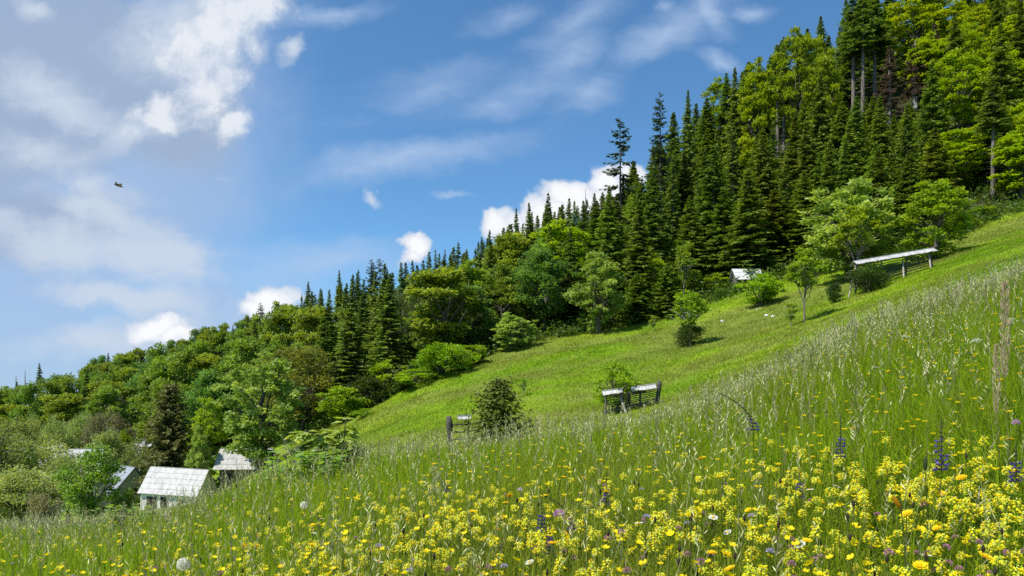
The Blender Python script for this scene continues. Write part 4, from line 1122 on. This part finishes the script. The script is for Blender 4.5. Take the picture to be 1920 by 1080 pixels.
def head_rays(r, n, ray, wd, col, core, core_r, cup=.25, rows=1, colj=.1, core_col=(.75, .5, .02)):
    """daisy-like head: rays round a domed disc, facing +z"""
    mb = MB()
    for q in range(rows):
        az = np.arange(n) * 2 * math.pi / n + q * .2 + r.normal(size=n) * .05
        o = np.stack([np.cos(az), np.sin(az), 0 * az], 1)
        A = unit(o + UP * (cup + q * .4)) * (ray * (1 - .25 * q) * r.uniform(.88, 1.08, (n, 1))); B = np.stack([-np.sin(az), np.cos(az), 0 * az], 1) * wd
        mb.cards(o * core_r * .6 + UP * .001 * q, A, B, np.array(col) * r.uniform(1 - colj, 1 + colj, (n, 1)), .72, bend=-UP * ray * .08)
    k = 7; ph = np.arange(k) * 2 * math.pi / k
    V = [np.array([math.cos(a), math.sin(a), 0]) * core_r for a in ph] + [np.array([math.cos(a) * .6, math.sin(a) * .6, .55]) * core_r for a in ph] + [np.array([0, 0, .75]) * core_r]
    i = np.arange(k); j = (i + 1) % k
    mb.add(V, np.stack([i, j, k + j, k + i], 1), np.stack([k + i, k + j, np.full(k, 2 * k)], 1), core_col)
    g = np.array([np.array([math.cos(a), math.sin(a), -.1]) * core_r * .9 for a in ph] + [np.array([0, 0, -.9]) * core_r])
    mb.add(g, None, np.stack([j, i, np.full(k, k)], 1), (.09, .14, .03))
    return mb

def head_cup(r, rad=.012, col=(.90, .74, .012)):
    """buttercup: five broad glossy petals in a shallow cup"""
    mb = MB()
    for i in range(5):
        a = i * 1.2566 + r.normal() * .06; o = np.array([math.cos(a), math.sin(a), 0]); s = np.array([-o[1], o[0], 0])
        V = np.array([[0, 0, 0] + o * .0, o * rad * .6 + s * rad * .55 + UP * rad * .22, o * rad * 1.05 + s * rad * .3 + UP * rad * .6, o * rad * 1.1 - s * rad * .3 + UP * rad * .6, o * rad * .6 - s * rad * .55 + UP * rad * .22])
        mb.add(V, [[1, 2, 3, 4]], [[0, 1, 4]], np.array(col) * r.uniform(.9, 1.05))
    V = [[math.cos(a) * rad * .25, math.sin(a) * rad * .25, rad * .12] for a in np.arange(6) * 1.047] + [[0, 0, rad * .4]]
    mb.add(V, None, [[i, (i + 1) % 6, 6] for i in range(6)], (.62, .50, .02))
    return mb

def head_ball(r, rad, n, col0, col1, ln=.35, wd=.22, squash=.85, low=-.35, calyx=True):
    """globe of many small florets"""
    mb = MB(); D = unit(r.normal(size=(n * 2, 3))); D = D[D[:, 2] > low][:n]
    A = unit(D + r.normal(size=D.shape) * .2) * rad * ln * 1.6; B = perp(A, r) * rad * wd
    mb.cards(D * rad * .62 * [1, 1, squash] + UP * rad * .5, A, B, lerp(col0, col1, r.random(len(D))), .7)
    B2 = perp(A, r) * rad * wd
    mb.cards(D * rad * .62 * [1, 1, squash] + UP * rad * .5, A * .95, B2, lerp(col0, col1, r.random(len(D))), .7)
    if calyx:
        a = np.arange(8) * math.pi / 4; o = np.stack([np.cos(a), np.sin(a), 0 * a], 1)
        mb.cards(o * .0, unit(o + UP * .5) * rad * .9, np.stack([-np.sin(a), np.cos(a), 0 * a], 1) * rad * .5, (.09, .14, .04), .5)
    return mb

def head_sage(r, L=.15, open_=.55, curve=0.0, col=((.07, .035, .32), (.19, .12, .55))):
    """whorled spike; flowers open violet below, dark calyces above"""
    mb = MB(); n = int(L / .013); ax = lambda t: np.array([curve * L * t**2, 0, L * t * (1 - .25 * abs(curve) * t)])
    mb.tube(np.array([ax(t) for t in np.linspace(0, 1, 7)]), .0016, 5, (.10, .09, .07), cap=False)
    for i in range(n):
        t = i / n; c = ax(t); s = 1.15 - .6 * t
        for k in range(6):
            a = k * 1.047 + i * .5 + r.normal() * .1; o = np.array([math.cos(a), math.sin(a), 0])
            A = unit(o + UP * .25)[None] * .009 * s; B = np.cross(A, UP); B = unit(B) * .0075 * s
            cc = lerp((.07, .055, .07), (.15, .13, .12), np.array([r.random()]))
            mb.cards(c[None], A, B, cc, .6); mb.cards(c[None], A, np.cross(A, B / .0055) * .4, cc, .6)
            if t < open_ and r.random() < .7:
                b = c + o * .007 * s; A = unit(o + UP * r.uniform(-.1, .7))[None] * .017 * s; B = unit(np.cross(A, UP)) * .010
                mb.cards(b[None], A, B, lerp(col[0], col[1], np.array([r.random()])), .6, bend=UP * .003); mb.cards(b[None], A * .8 - UP * .004, unit(np.cross(A, B)) * .005, lerp(col[0], col[1], np.array([r.random()])), .6)
    return mb

def head_clock(r, rad=.024):
    mb = MB(); D = unit(r.normal(size=(300, 3)))
    A = D * rad; B = perp(A, r) * .0006
    mb.cards(D * .003, A, B, (.55, .53, .48), .5)
    for q in range(2):
        T = perp(A, r)
        for w in (-1, 1):
            mb.cards(D * rad, (T * w + D * .35) * .0055, perp(T, r) * .0026, (.86, .85, .83), .5)
    mb.tube(np.array([[0, 0, -.003], [0, 0, 0], [0, 0, .003]]), [.002, .003, .002], 6, (.25, .2, .12))
    return mb

def head_bud(r, L=.04, rad=.0055, c0=(.05, .08, .025), c1=(.08, .11, .03)):
    mb = MB(); t = np.linspace(0, 1, 7)
    mb.tube(np.stack([0 * t, 0 * t, t * L], 1), rad * np.sin(np.clip(t * 2.9 + .25, 0, 3.1)) ** .8 + .0006, 7, np.array(c0))
    a = np.arange(7) * .898; o = np.stack([np.cos(a), np.sin(a), 0 * a], 1)
    mb.cards(o * rad * .8, UP * L * 1.02 - o * rad * .6, np.stack([-np.sin(a), np.cos(a), 0 * a], 1) * rad * .9, c1, .4)
    return mb

def head_plume(r, L=.30, wd=.018):
    mb = MB(); n = 260; t = r.random(n); q = r.uniform(0, 6.28, n)
    env = wd * np.sin(np.clip(t * 3.0 + .12, 0, 3.14)) ** .8
    P = np.stack([np.cos(q) * env * .5, np.sin(q) * env * .5, t * L], 1); A = np.stack([np.cos(q) * .35, np.sin(q) * .35, 1 + 0 * q], 1) * .026; B = perp(A, r) * .0036
    mb.cards(P, A, B, lerp((.40, .30, .19), (.62, .50, .36), r.random(n)), .5)
    mb.tube(np.array([[0, 0, 0], [0, 0, L * .5], [0, 0, L]]), .001, 4, (.3, .25, .14), cap=False)
    return mb

def head_umbel(r, rad=.045):
    mb = MB()
    for i in range(11):
        a = r.uniform(0, 6.28); q = rad * math.sqrt((i + .5) / 11); c = np.array([math.cos(a) * q, math.sin(a) * q, .028 + r.normal() * .002])
        mb.tube(np.array([[0, 0, 0], c * [.5, .5, .55], c]), .0006, 3, (.12, .16, .05), cap=False)
        n = 26; b = r.normal(size=(n, 3)) * [.006, .006, .0015] + c; A = r.normal(size=(n, 3)) * [.004, .004, .001]; B = perp(A, r, .9) * .004
        mb.cards(b, A, B, np.array((.78, .78, .72)) * r.uniform(.85, 1.05, (n, 1)), .5)
    return mb

FLOW = {}
def flower_kind(key, name, cat, n, head, hs, stem_r, leaf=None, seed=0, headname='flower_head', stemc=(.10, .15, .03)):
    for s in range(n):
        r = np.random.default_rng(seed + s); h = hs * r.uniform(.97, 1.03)
        hm = head(r); st = stem_mesh(h, stem_r, stemc, .10, seed + s)
        lf = leaf(h, r) if leaf else None
        FLOW.setdefault(key, []).append((name, cat, headname, st, hm, lf, h, [None, None, None]))
LP = lambda ln, wd, step, top=.9: (lambda h, r: leaf_pairs(h, r, ln, wd, step, top=top))
flower_kind('rattle', 'yellow_rattle', 'flower', 5, head_rattle, .40, .0017, LP(.034, .009, .045), 600)
flower_kind('cup', 'buttercup', 'flower', 3, lambda r: head_cup(r, .0125), .44, .0012, LP(.045, .007, .11, .6), 620)
flower_kind('hawk', 'hawkbit', 'flower', 3, lambda r: head_rays(r, 20, .0155, .0042, (.88, .64, .010), None, .006, .30, 2, core_col=(.80, .42, .005)), .44, .0013, None, 630)
flower_kind('clover', 'clover', 'flower', 3, lambda r: head_ball(r, .0125, 70, (.44, .16, .34), (.76, .42, .62)), .36, .0014, LP(.024, .014, .07), 640)
flower_kind('daisy', 'daisy', 'flower', 3, lambda r: head_rays(r, 17, .016, .0055, (.82, .82, .79), None, .0075, .12), .42, .0014, LP(.03, .005, .08, .5), 650)
flower_kind('sage', 'meadow_sage', 'flower', 4, lambda r: head_sage(r, r.uniform(.12, .17), r.uniform(.3, .75)), .36, .0019, LP(.05, .016, .12, .6), 660)
flower_kind('sagebent', 'meadow_sage', 'flower', 1, lambda r: head_sage(r, .17, .25, -.75), .36, .0019, LP(.05, .016, .12, .6), 665)
flower_kind('clock', 'dandelion_clock', 'seed head', 2, head_clock, .40, .0018, None, 670, 'seed_head', (.16, .15, .08))
flower_kind('knap', 'lilac_scabious', 'flower', 2, lambda r: head_ball(r, .021, 190, (.52, .28, .56), (.84, .60, .84), .34, .16, .9), .50, .0014, LP(.06, .010, .16, .5), 680)
flower_kind('blue', 'pale_scabious', 'flower', 2, lambda r: head_ball(r, .0125, 80, (.42, .36, .62), (.70, .64, .82), .4, .2, .6, -.1), .44, .0013, None, 690)
flower_kind('bud', 'goatsbeard_bud', 'flower bud', 2, lambda r: head_bud(r), .50, .0019, LP(.10, .006, .16, .6), 700, 'bud')
flower_kind('obud', 'orange_bud', 'flower bud', 1, lambda r: head_bud(r, .042, .0055, (.55, .25, .01), (.07, .10, .03)), .44, .0019, LP(.08, .006, .16, .6), 705, 'bud')
flower_kind('plume', 'plume_grass', 'grass', 2, lambda r: head_plume(r), .52, .0014, LP(.16, .005, .14, .6), 710, 'plume', (.22, .2, .09))
flower_kind('umbel', 'cow_parsley', 'flower', 2, head_umbel, .55, .0017, LP(.07, .03, .14, .6), 720)
flower_kind('spike', 'ribwort_plantain', 'flower', 2, lambda r: head_bud(r, .022, .0042, (.06, .045, .03), (.11, .09, .06)), .46, .0012, None, 730, stemc=(.12, .13, .05))

def flower(key, px, py, label, group=None, sc=1.0, var=None, dmax=26, tilt=None):
    vs = FLOW[key]; v = vs[rng.integers(len(vs)) if var is None else var % len(vs)]
    name, cat, hn, st, hm, lf, h, me = v
    p = at_h(px, py, (h + .012) * sc, 1.5, dmax)
    if me[0] is None:
        me[0] = st.mesh('stem', M_GRASS); me[1] = hm.mesh(hn, M_PETAL); me[2] = lf.mesh('leaves', M_GRASS) if lf is not None else None
    o = thing(name, label, cat, p, rng.uniform(0, 6.283), (sc,) * 3, group)
    if key in ('sagebent',): o.rotation_euler[2] = 0
    link('stem', me[0], o)
    t = link(hn, me[1], o, (0, 0, h))
    if key in ('cup', 'hawk', 'daisy', 'umbel', 'clover'):
        t.rotation_euler = (rng.normal() * .30, rng.normal() * .30, 0)
    if key == 'obud': t.rotation_euler = (0, -.55, 0); o.rotation_euler[2] = 0
    if me[2] is not None: link('leaves', me[2], o)
    return p

NAMED = [
    ('knap', 1048, 962, 'round lilac scabious head standing above the yellow rattle', 1.0), ('knap', 1905, 790, 'lilac scabious head far right behind the yellow clump', .8),
    ('sage', 1016, 990, 'violet sage spike left of a bent sage, its lowest flowers open', 1.15), ('sage', 1030, 1032, 'dark fading sage spike close below the open violet sage', 1.0),
    ('sage', 838, 918, 'blue violet sage spike standing alone left of the lilac scabious', 1.05), ('sage', 796, 905, 'small dark sage spike left of the blue violet one', .8), ('sage', 1137, 940, 'fading sage spike right above the lilac scabious', 1.0),
    ('sage', 1765, 872, 'tall blue sage spike beside the dark goatsbeard bud', 1.4), ('sage', 1905, 892, 'blue sage spike at the right edge beside the yellow clump', 1.2), ('sage', 1576, 850, 'greyish blue sage spike in the right meadow', 1.2), ('sage', 1500, 925, 'dark sage spike among yellow rattle in the right meadow', 1.0),
    ('sagebent', 1074, 985, 'bent dark sage spike right of the open violet one', 1.1), ('sagebent', 1412, 800, 'dark sage spike bowed over to the left at the meadow crest', 1.5),
    ('clock', 344, 1052, 'large white dandelion clock at the lower left', 1.25), ('clock', 570, 944, 'white dandelion clock above orange hawkbits', 1.1), ('clock', 700, 980, 'small dandelion clock half sunk in grass', .7),
    ('bud', 1735, 872, 'dark closed goatsbeard bud on a tall stalk', 1.25), ('bud', 443, 912, 'dark closed bud on a tall stalk right of the white cottage', 1.1), ('bud', 1212, 1040, 'small dark closed bud beside a white daisy', .8),
    ('obud', 1690, 945, 'orange tipped half open bud leaning left', 1.3), ('obud', 1672, 930, 'dark orange bud behind the leaning orange one', .9),
    ('plume', 1884, 700, 'tall tan plume of grass standing at the right', 1.35), ('plume', 1868, 770, 'shorter tan plume of grass beside the tall one', 1.0),
    ('umbel', 1695, 632, 'white umbel standing near the meadow crest', 1.0), ('umbel', 1640, 690, 'white umbel left below the one near the crest', .8), ('umbel', 1895, 605, 'white umbel at the right edge of the upper slope', 1.0), ('umbel', 1830, 640, 'white umbel on the upper right slope', .8),
]
for key, px, py, lab, s in NAMED: flower(key, px, py, lab, None, s)

def edge_row(px):
    return np.interp(px, [0, 390, 650, 960, 1250, 1450, 1600, 1750, 1920], [985, 915, 850, 792, 745, 690, 615, 565, 515])

def sample(n, wfun, seed):
    r = np.random.default_rng(seed); out = []
    while len(out) < n:
        px = r.uniform(-15, 1935); py = r.uniform(500, 1100)
        if py > edge_row(px) + 6 and r.random() < wfun(px, py): out.append((px, py))
    return out

def w_rattle(px, py):
    lo = np.interp(px, [0, 500, 900, 1300, 1600, 1920], [950, 915, 870, 815, 800, 800])
    return np.clip((py - lo) / 110, 0, 1) ** 1.2 * np.interp(py, [930, 1090], [1, .4]) * np.interp(px, [0, 400, 1000, 1300, 1920], [1, 1, .9, .62, .62]) * (.3 + 1.3 * max(0, float(fbm(np.array([px / 160.]), np.array([py / 70.]), 91)[0]) - .25))
R = sample(1050, w_rattle, 41)
R.sort(key=lambda q: -q[1])
extra = MB()
def tile(mb, src, P, az, s):
    V = np.concatenate(src.V); C = np.concatenate(src.C); n = len(P); m = len(V)
    c, q = np.cos(az)[:, None], np.sin(az)[:, None]
    W = np.stack([(V[:, 0] * c - V[:, 1] * q), (V[:, 0] * q + V[:, 1] * c), np.broadcast_to(V[:, 2], (n, m))], -1) * s[:, None, None] + P[:, None]
    o = (np.arange(n) * m)[:, None, None]
    Q = (np.concatenate(src.Q)[None] + o).reshape(-1, 4) if src.Q else None
    T = (np.concatenate(src.T)[None] + o).reshape(-1, 3) if src.T else None
    mb.add(W.reshape(-1, 3), Q, T, np.broadcast_to(C[None], (n, m, 3)).reshape(-1, 3))
for i, (px, py) in enumerate(R[:300]):
    flower('rattle', px, py, 'yellow rattle in full bloom with stacked hooded yellow flowers, near in the meadow', 'yellow rattle flowers in the near meadow', rng.uniform(.68, 1.0))
byk = {}
for px, py in R[300:]:
    k = rng.integers(len(FLOW['rattle'])); v = FLOW['rattle'][k]; s = rng.uniform(.7, 1.05)
    byk.setdefault(k, []).append((at_h(px, py, (v[6] + .012) * s, 1.5, 26), s))
for k, l in byk.items():
    v = FLOW['rattle'][k]; P = np.array([a for a, _ in l]); s = np.array([b for _, b in l]); az = rng.uniform(0, 6.283, len(l))
    tile(extra, v[3], P, az, s); tile(extra, v[5], P, az, s)
    hp = P.copy(); hp[:, 2] += v[6] * s; tile(extra, v[4], hp, az, s)
tag(link('rattle_flowers', extra.mesh('rattle_flowers', M_PETAL)), 'farther yellow rattle flowers scattered through the meadow', 'flowers', kind='stuff')

cups = sample(640, lambda px, py: np.interp(py - edge_row(px), [0, 25, 120, 260, 420], [.35, 1, .8, .55, .45]) * np.interp(px, [0, 500, 1900], [.9, 1, .8]), 42)
cups.sort(key=lambda q: -q[1])
more = MB(); byk = {}
for px, py in cups[300:]:
    k = rng.integers(len(FLOW['cup'])); v = FLOW['cup'][k]; s = rng.uniform(.85, 1.2)
    byk.setdefault(k, []).append((at_h(px, py, (v[6] + .012) * s, 1.5, 26), s))
for k, l in byk.items():
    v = FLOW['cup'][k]; P = np.array([a for a, _ in l]); s = np.array([b for _, b in l]); az = rng.uniform(0, 6.283, len(l))
    tile(more, v[3], P, az, s)
    hp = P.copy(); hp[:, 2] += v[6] * s; tile(more, v[4], hp, az, s)
tag(link('buttercup_flowers', more.mesh('buttercup_flowers', M_PETAL)), 'farther buttercups scattered over the meadow', 'flowers', kind='stuff')
for px, py in cups[:300]:
    flower('cup', px, py, 'small glossy yellow buttercup on a thin stalk in the meadow', 'buttercups in the meadow', rng.uniform(.85, 1.2))
for px, py in sample(70, lambda px, py: np.interp(py - edge_row(px), [0, 60, 160], [.2, .8, 1]) * np.interp(px, [0, 700, 1100, 1900], [1, .9, .6, .5]), 43):
    flower('hawk', px, py, 'orange yellow hawkbit with many fine rays in the meadow', 'hawkbits in the meadow', rng.uniform(.8, 1.2))
for px, py in sample(110, lambda px, py: np.clip((py - 890) / 120, 0, 1) * np.interp(px, [0, 600, 1300, 1900], [.8, .5, .8, 1]), 44):
    flower('clover', px, py, 'round pink purple clover head low in the meadow', 'clovers in the meadow', rng.uniform(.8, 1.15))
for px, py in sample(26, lambda px, py: np.clip((py - 850) / 150, 0, 1), 45):
    flower('daisy', px, py, 'white daisy with yellow centre in the meadow', 'daisies in the meadow', rng.uniform(.8, 1.1))
for px, py in sample(14, lambda px, py: np.clip((py - 850) / 150, 0, 1), 46):
    flower('blue', px, py, 'pale bluish scabious head in the meadow', 'pale scabious in the meadow', rng.uniform(.8, 1.1))
for px, py in sample(90, lambda px, py: np.clip((py - 790) / 200, 0, 1), 47):
    flower('spike', px, py, 'brown ribwort plantain head on a bare stalk', 'plantain heads in the meadow', rng.uniform(.8, 1.2))

# ------------------------------------------------------------------ sky, sun, camera
SC_EXP = .62
SUN_EL = math.radians(55); SUN_AZ = math.atan2(-.88, -.46)      # direction to the sun, from +Y towards +X
def make_world():
    w = bpy.data.worlds.new('World'); SC.world = w; w.use_nodes = True
    nt = w.node_tree; nt.nodes.clear(); L = nt.links.new
    out = nt.nodes.new('ShaderNodeOutputWorld'); bg = nt.nodes.new('ShaderNodeBackground'); L(bg.outputs[0], out.inputs[0])
    sky = nt.nodes.new('ShaderNodeTexSky'); sky.sky_type = 'NISHITA'; sky.sun_disc = False
    sky.sun_elevation = SUN_EL; sky.sun_rotation = SUN_AZ % (2 * math.pi); sky.altitude = 800; sky.air_density = 1.0; sky.dust_density = .25; sky.ozone_density = 2.6
    STR = .098
    bg.inputs['Strength'].default_value = STR
    def M(op, a, b=None, c=None, clamp=False):
        n = nt.nodes.new('ShaderNodeMath'); n.operation = op; n.use_clamp = clamp
        for i, v in enumerate((a, b, c)):
            if v is None: continue
            if isinstance(v, (int, float)): n.inputs[i].default_value = v
            else: L(v, n.inputs[i])
        return n.outputs[0]
    def smooth(v, a, b, o0=0.0, o1=1.0):
        n = nt.nodes.new('ShaderNodeMapRange'); n.interpolation_type = 'SMOOTHSTEP'
        L(v, n.inputs[0]); n.inputs[1].default_value = a; n.inputs[2].default_value = b; n.inputs[3].default_value = o0; n.inputs[4].default_value = o1
        return n.outputs[0]
    tc = nt.nodes.new('ShaderNodeTexCoord'); sp = nt.nodes.new('ShaderNodeSeparateXYZ'); L(tc.outputs['Generated'], sp.inputs[0])
    y = M('MAXIMUM', sp.outputs[1], .05)
    X = M('MULTIPLY_ADD', M('DIVIDE', sp.outputs[0], y), FPX / 1000, .96)
    Y = M('MULTIPLY_ADD', M('DIVIDE', sp.outputs[2], y), -FPX / 1000, HZ / 1000)
    cb = nt.nodes.new('ShaderNodeCombineXYZ'); L(X, cb.inputs[0]); L(Y, cb.inputs[1])
    P = cb.outputs[0]
    def warp(scale, amt, det):
        n = nt.nodes.new('ShaderNodeTexNoise'); n.inputs['Scale'].default_value = scale; n.inputs['Detail'].default_value = det; n.inputs['Roughness'].default_value = .6
        L(cb.outputs[0], n.inputs['Vector'])
        s = nt.nodes.new('ShaderNodeVectorMath'); s.operation = 'SUBTRACT'; L(n.outputs['Color'], s.inputs[0]); s.inputs[1].default_value = (.5, .5, .5)
        a = nt.nodes.new('ShaderNodeVectorMath'); a.operation = 'MULTIPLY_ADD'; L(s.outputs[0], a.inputs[0]); a.inputs[1].default_value = (amt, amt, 0); L(cb.outputs[0], a.inputs[2])
        return a.outputs[0]
    P = warp(7, .09, 6)
    PW = warp(4, .10, 3)
    def noise(scale, detail, rough=.6, stretch=(1, 1, 1), rot=0, w=0.0, dist=0.0):
        mp = nt.nodes.new('ShaderNodeMapping'); L(P, mp.inputs[0]); mp.inputs['Scale'].default_value = stretch; mp.inputs['Rotation'].default_value = (0, 0, rot); mp.inputs['Location'].default_value = (w, w * .7, w * .3)
        n = nt.nodes.new('ShaderNodeTexNoise'); L(mp.outputs[0], n.inputs['Vector'])
        n.inputs['Scale'].default_value = scale; n.inputs['Detail'].default_value = detail; n.inputs['Roughness'].default_value = rough; n.inputs['Distortion'].default_value = dist
        return n.outputs[0]
    def blob(cx, cy, rx, ry, rot=0, src=None):
        mp = nt.nodes.new('ShaderNodeMapping'); mp.vector_type = 'TEXTURE'; L(P, mp.inputs[0])
        mp.inputs['Location'].default_value = (cx / 1000, cy / 1000, 0); mp.inputs['Rotation'].default_value = (0, 0, math.radians(rot)); mp.inputs['Scale'].default_value = (rx / 1000, ry / 1000, 1)
        v = nt.nodes.new('ShaderNodeVectorMath'); v.operation = 'LENGTH'; L(mp.outputs[0], v.inputs[0])
        return M('SUBTRACT', 1.0, v.outputs['Value'])
    def group(bl):
        r = None
        for b in bl:
            g = M('MAXIMUM', blob(*b), -1.5)
            r = g if r is None else M('SMOOTH_MAX', r, g, .25)
        return r
    def mix(a, b, f):
        n = nt.nodes.new('ShaderNodeMix'); n.data_type = 'RGBA'
        for v, i in ((a, 6), (b, 7)):
            if isinstance(v, tuple): n.inputs[i].default_value = (*v, 1)
            else: L(v, n.inputs[i])
        L(f, n.inputs[0]); return n.outputs[2]
    K = 1 / STR
    K /= 2 ** SC_EXP
    def c(r, g, b): return (r * K, g * K, b * K)
    tint = nt.nodes.new('ShaderNodeMix'); tint.data_type = 'RGBA'; tint.blend_type = 'MULTIPLY'; tint.inputs[0].default_value = 1; tint.inputs[7].default_value = (.64, .96, 1.10, 1); L(sky.outputs[0], tint.inputs[6])
    col = tint.outputs[2]
    nf = noise(9, 9, .62, w=3.1); nl = noise(3.2, 6, .58, w=1.7); ns = noise(5, 7, .6, (.45, 1.7, 1), .32, 5.0); nb = noise(20, 6, .6, w=8.0)
    front = smooth(sp.outputs[1], .05, .25)
    # thin veil over the left of the sky
    veil = group([(60, 380, 460, 560), (-50, 680, 620, 260), (330, 620, 300, 120, -8)])
    dv = M('MULTIPLY', smooth(M('MULTIPLY_ADD', M('SUBTRACT', nl, .5), 1.1, veil), -.35, .6), .85)
    col = mix(col, c(.39, .53, .77), M('MULTIPLY', dv, front))
    # grey blue body of the big cloud
    body = group([(110, 120, 330, 210), (40, 250, 220, 150), (310, 190, 150, 150), (60, 420, 240, 90)])
    db = M('MULTIPLY', smooth(M('MULTIPLY_ADD', M('SUBTRACT', nl, .5), .9, M('MULTIPLY_ADD', M('SUBTRACT', nf, .5), .9, body)), -.15, .45), .85)
    col = mix(col, c(.35, .45, .62), M('MULTIPLY', db, front))
    # wispy streaks
    wis = group([(985, 178, 210, 52, -14), (1065, 110, 120, 62, -42), (930, 200, 130, 44, -8), (800, 180, 220, 70, -12), (760, 300, 330, 44, -10), (1100, 180, 140, 60, -30), (640, 330, 200, 40, -10), (620, 20, 140, 28, -5), (1330, 22, 60, 34, 60), (1405, 18, 44, 20, 0), (1255, 8, 24, 20, 40), (1350, 115, 60, 20, 20), (1080, 40, 160, 50, -30), (950, 30, 120, 40, -20), (1250, 60, 160, 50, -30), (420, 320, 40, 10, 10), (620, 490, 230, 50, -4), (850, 368, 50, 8, 5)])
    dw = M('MULTIPLY', smooth(M('MULTIPLY_ADD', M('SUBTRACT', ns, .5), 2.2, wis), -.15, 1.5), .80)
    col = mix(col, c(.46, .60, .83), M('MULTIPLY', dw, front))
    # soft white bands on the left
    sof = group([(130, 470, 220, 62, 14), (280, 480, 130, 62, 20), (200, 405, 190, 44, 22), (120, 205, 200, 66, 22), (230, 560, 190, 34, 8), (70, 160, 110, 50, 20), (80, 290, 150, 60, 14), (240, 260, 100, 44, -20), (165, 350, 140, 46, 18), (330, 60, 120, 120, 0), (200, 640, 260, 40, -6), (60, 15, 60, 34, 20), (548, 92, 34, 22, -50), (708, 367, 26, 12, 35)])
    ds = M('MULTIPLY', smooth(M('MULTIPLY_ADD', M('SUBTRACT', ns, .5), 1.7, M('MULTIPLY_ADD', M('SUBTRACT', nf, .5), 1.5, sof)), -.1, .95), .92)
    col = mix(col, c(.60, .69, .82), M('MULTIPLY', ds, front))
    # bright billows of the big cloud
    bil = group([(425, 35, 125, 100, -12), (490, 5, 60, 70, 0), (350, 105, 120, 70, 40), (395, 170, 84, 80, 45), (440, 225, 34, 54, 70), (300, 215, 90, 50, -22)])
    vb = M('MULTIPLY_ADD', M('SUBTRACT', nb, .5), .9, M('MULTIPLY_ADD', M('SUBTRACT', nf, .5), 2.0, bil))
    dbl = M('MULTIPLY', smooth(vb, -.1, .75), .90)
    tone = smooth(M('MULTIPLY_ADD', M('SUBTRACT', nb, .5), .9, M('MULTIPLY_ADD', M('SUBTRACT', nl, .5), 1.2, M('MULTIPLY_ADD', vb, .45, .28))), .15, .85)
    col = mix(col, mix(c(.43, .53, .70), c(.84, .88, .94), tone), M('MULTIPLY', dbl, front))
    # heaped clouds behind the ridge
    cum = group([(510, 556, 58, 34), (490, 575, 50, 30), (295, 622, 66, 30), (330, 635, 60, 18), (772, 456, 36, 36), (760, 480, 30, 20), (935, 418, 48, 34), (970, 430, 40, 30), (1065, 362, 52, 34), (1130, 335, 50, 34), (1100, 385, 80, 40), (1185, 330, 40, 30), (1030, 400, 60, 50)])
    vc = M('MULTIPLY_ADD', M('SUBTRACT', noise(13, 8, .6, w=2.2), .5), 1.5, cum)
    dc = smooth(vc, .02, .34)
    tone2 = smooth(M('MULTIPLY_ADD', M('SUBTRACT', nb, .5), .8, vc), .05, .8)
    col = mix(col, mix(c(.60, .69, .83), c(.97, .98, 1.0), tone2), M('MULTIPLY', dc, front))
    L(col, bg.inputs['Color'])
make_world()
sd = bpy.data.lights.new('sun', 'SUN'); sd.energy = 4.8; sd.angle = math.radians(.53); sd.color = (1.0, .955, .88)
so = bpy.data.objects.new('sun', sd); COL.objects.link(so)
tosun = Vector((math.cos(SUN_EL) * math.sin(SUN_AZ), math.cos(SUN_EL) * math.cos(SUN_AZ), math.sin(SUN_EL)))
so.rotation_euler = tosun.to_track_quat('Z', 'Y').to_euler(); so.location = tosun * 50

cd = bpy.data.cameras.new('camera'); cam = bpy.data.objects.new('camera', cd); COL.objects.link(cam)
cd.lens = 26; cd.sensor_width = 36; cd.sensor_fit = 'HORIZONTAL'; cd.shift_y = (HZ - 540) / 1920
cd.clip_start = .05; cd.clip_end = 5000
cam.location = (0, 0, 0); cam.rotation_euler = (math.pi / 2, 0, 0)
SC.camera = cam
SC.view_settings.view_transform = 'Standard'; SC.view_settings.look = 'None'; SC.view_settings.exposure = SC_EXP; SC.view_settings.gamma = 1
SC.render.engine = 'CYCLES'
cy = SC.cycles
cy.max_bounces = 5; cy.diffuse_bounces = 3; cy.glossy_bounces = 1; cy.transmission_bounces = 3; cy.transparent_max_bounces = 4
cy.caustics_reflective = False; cy.caustics_refractive = False
cy.use_denoising = False
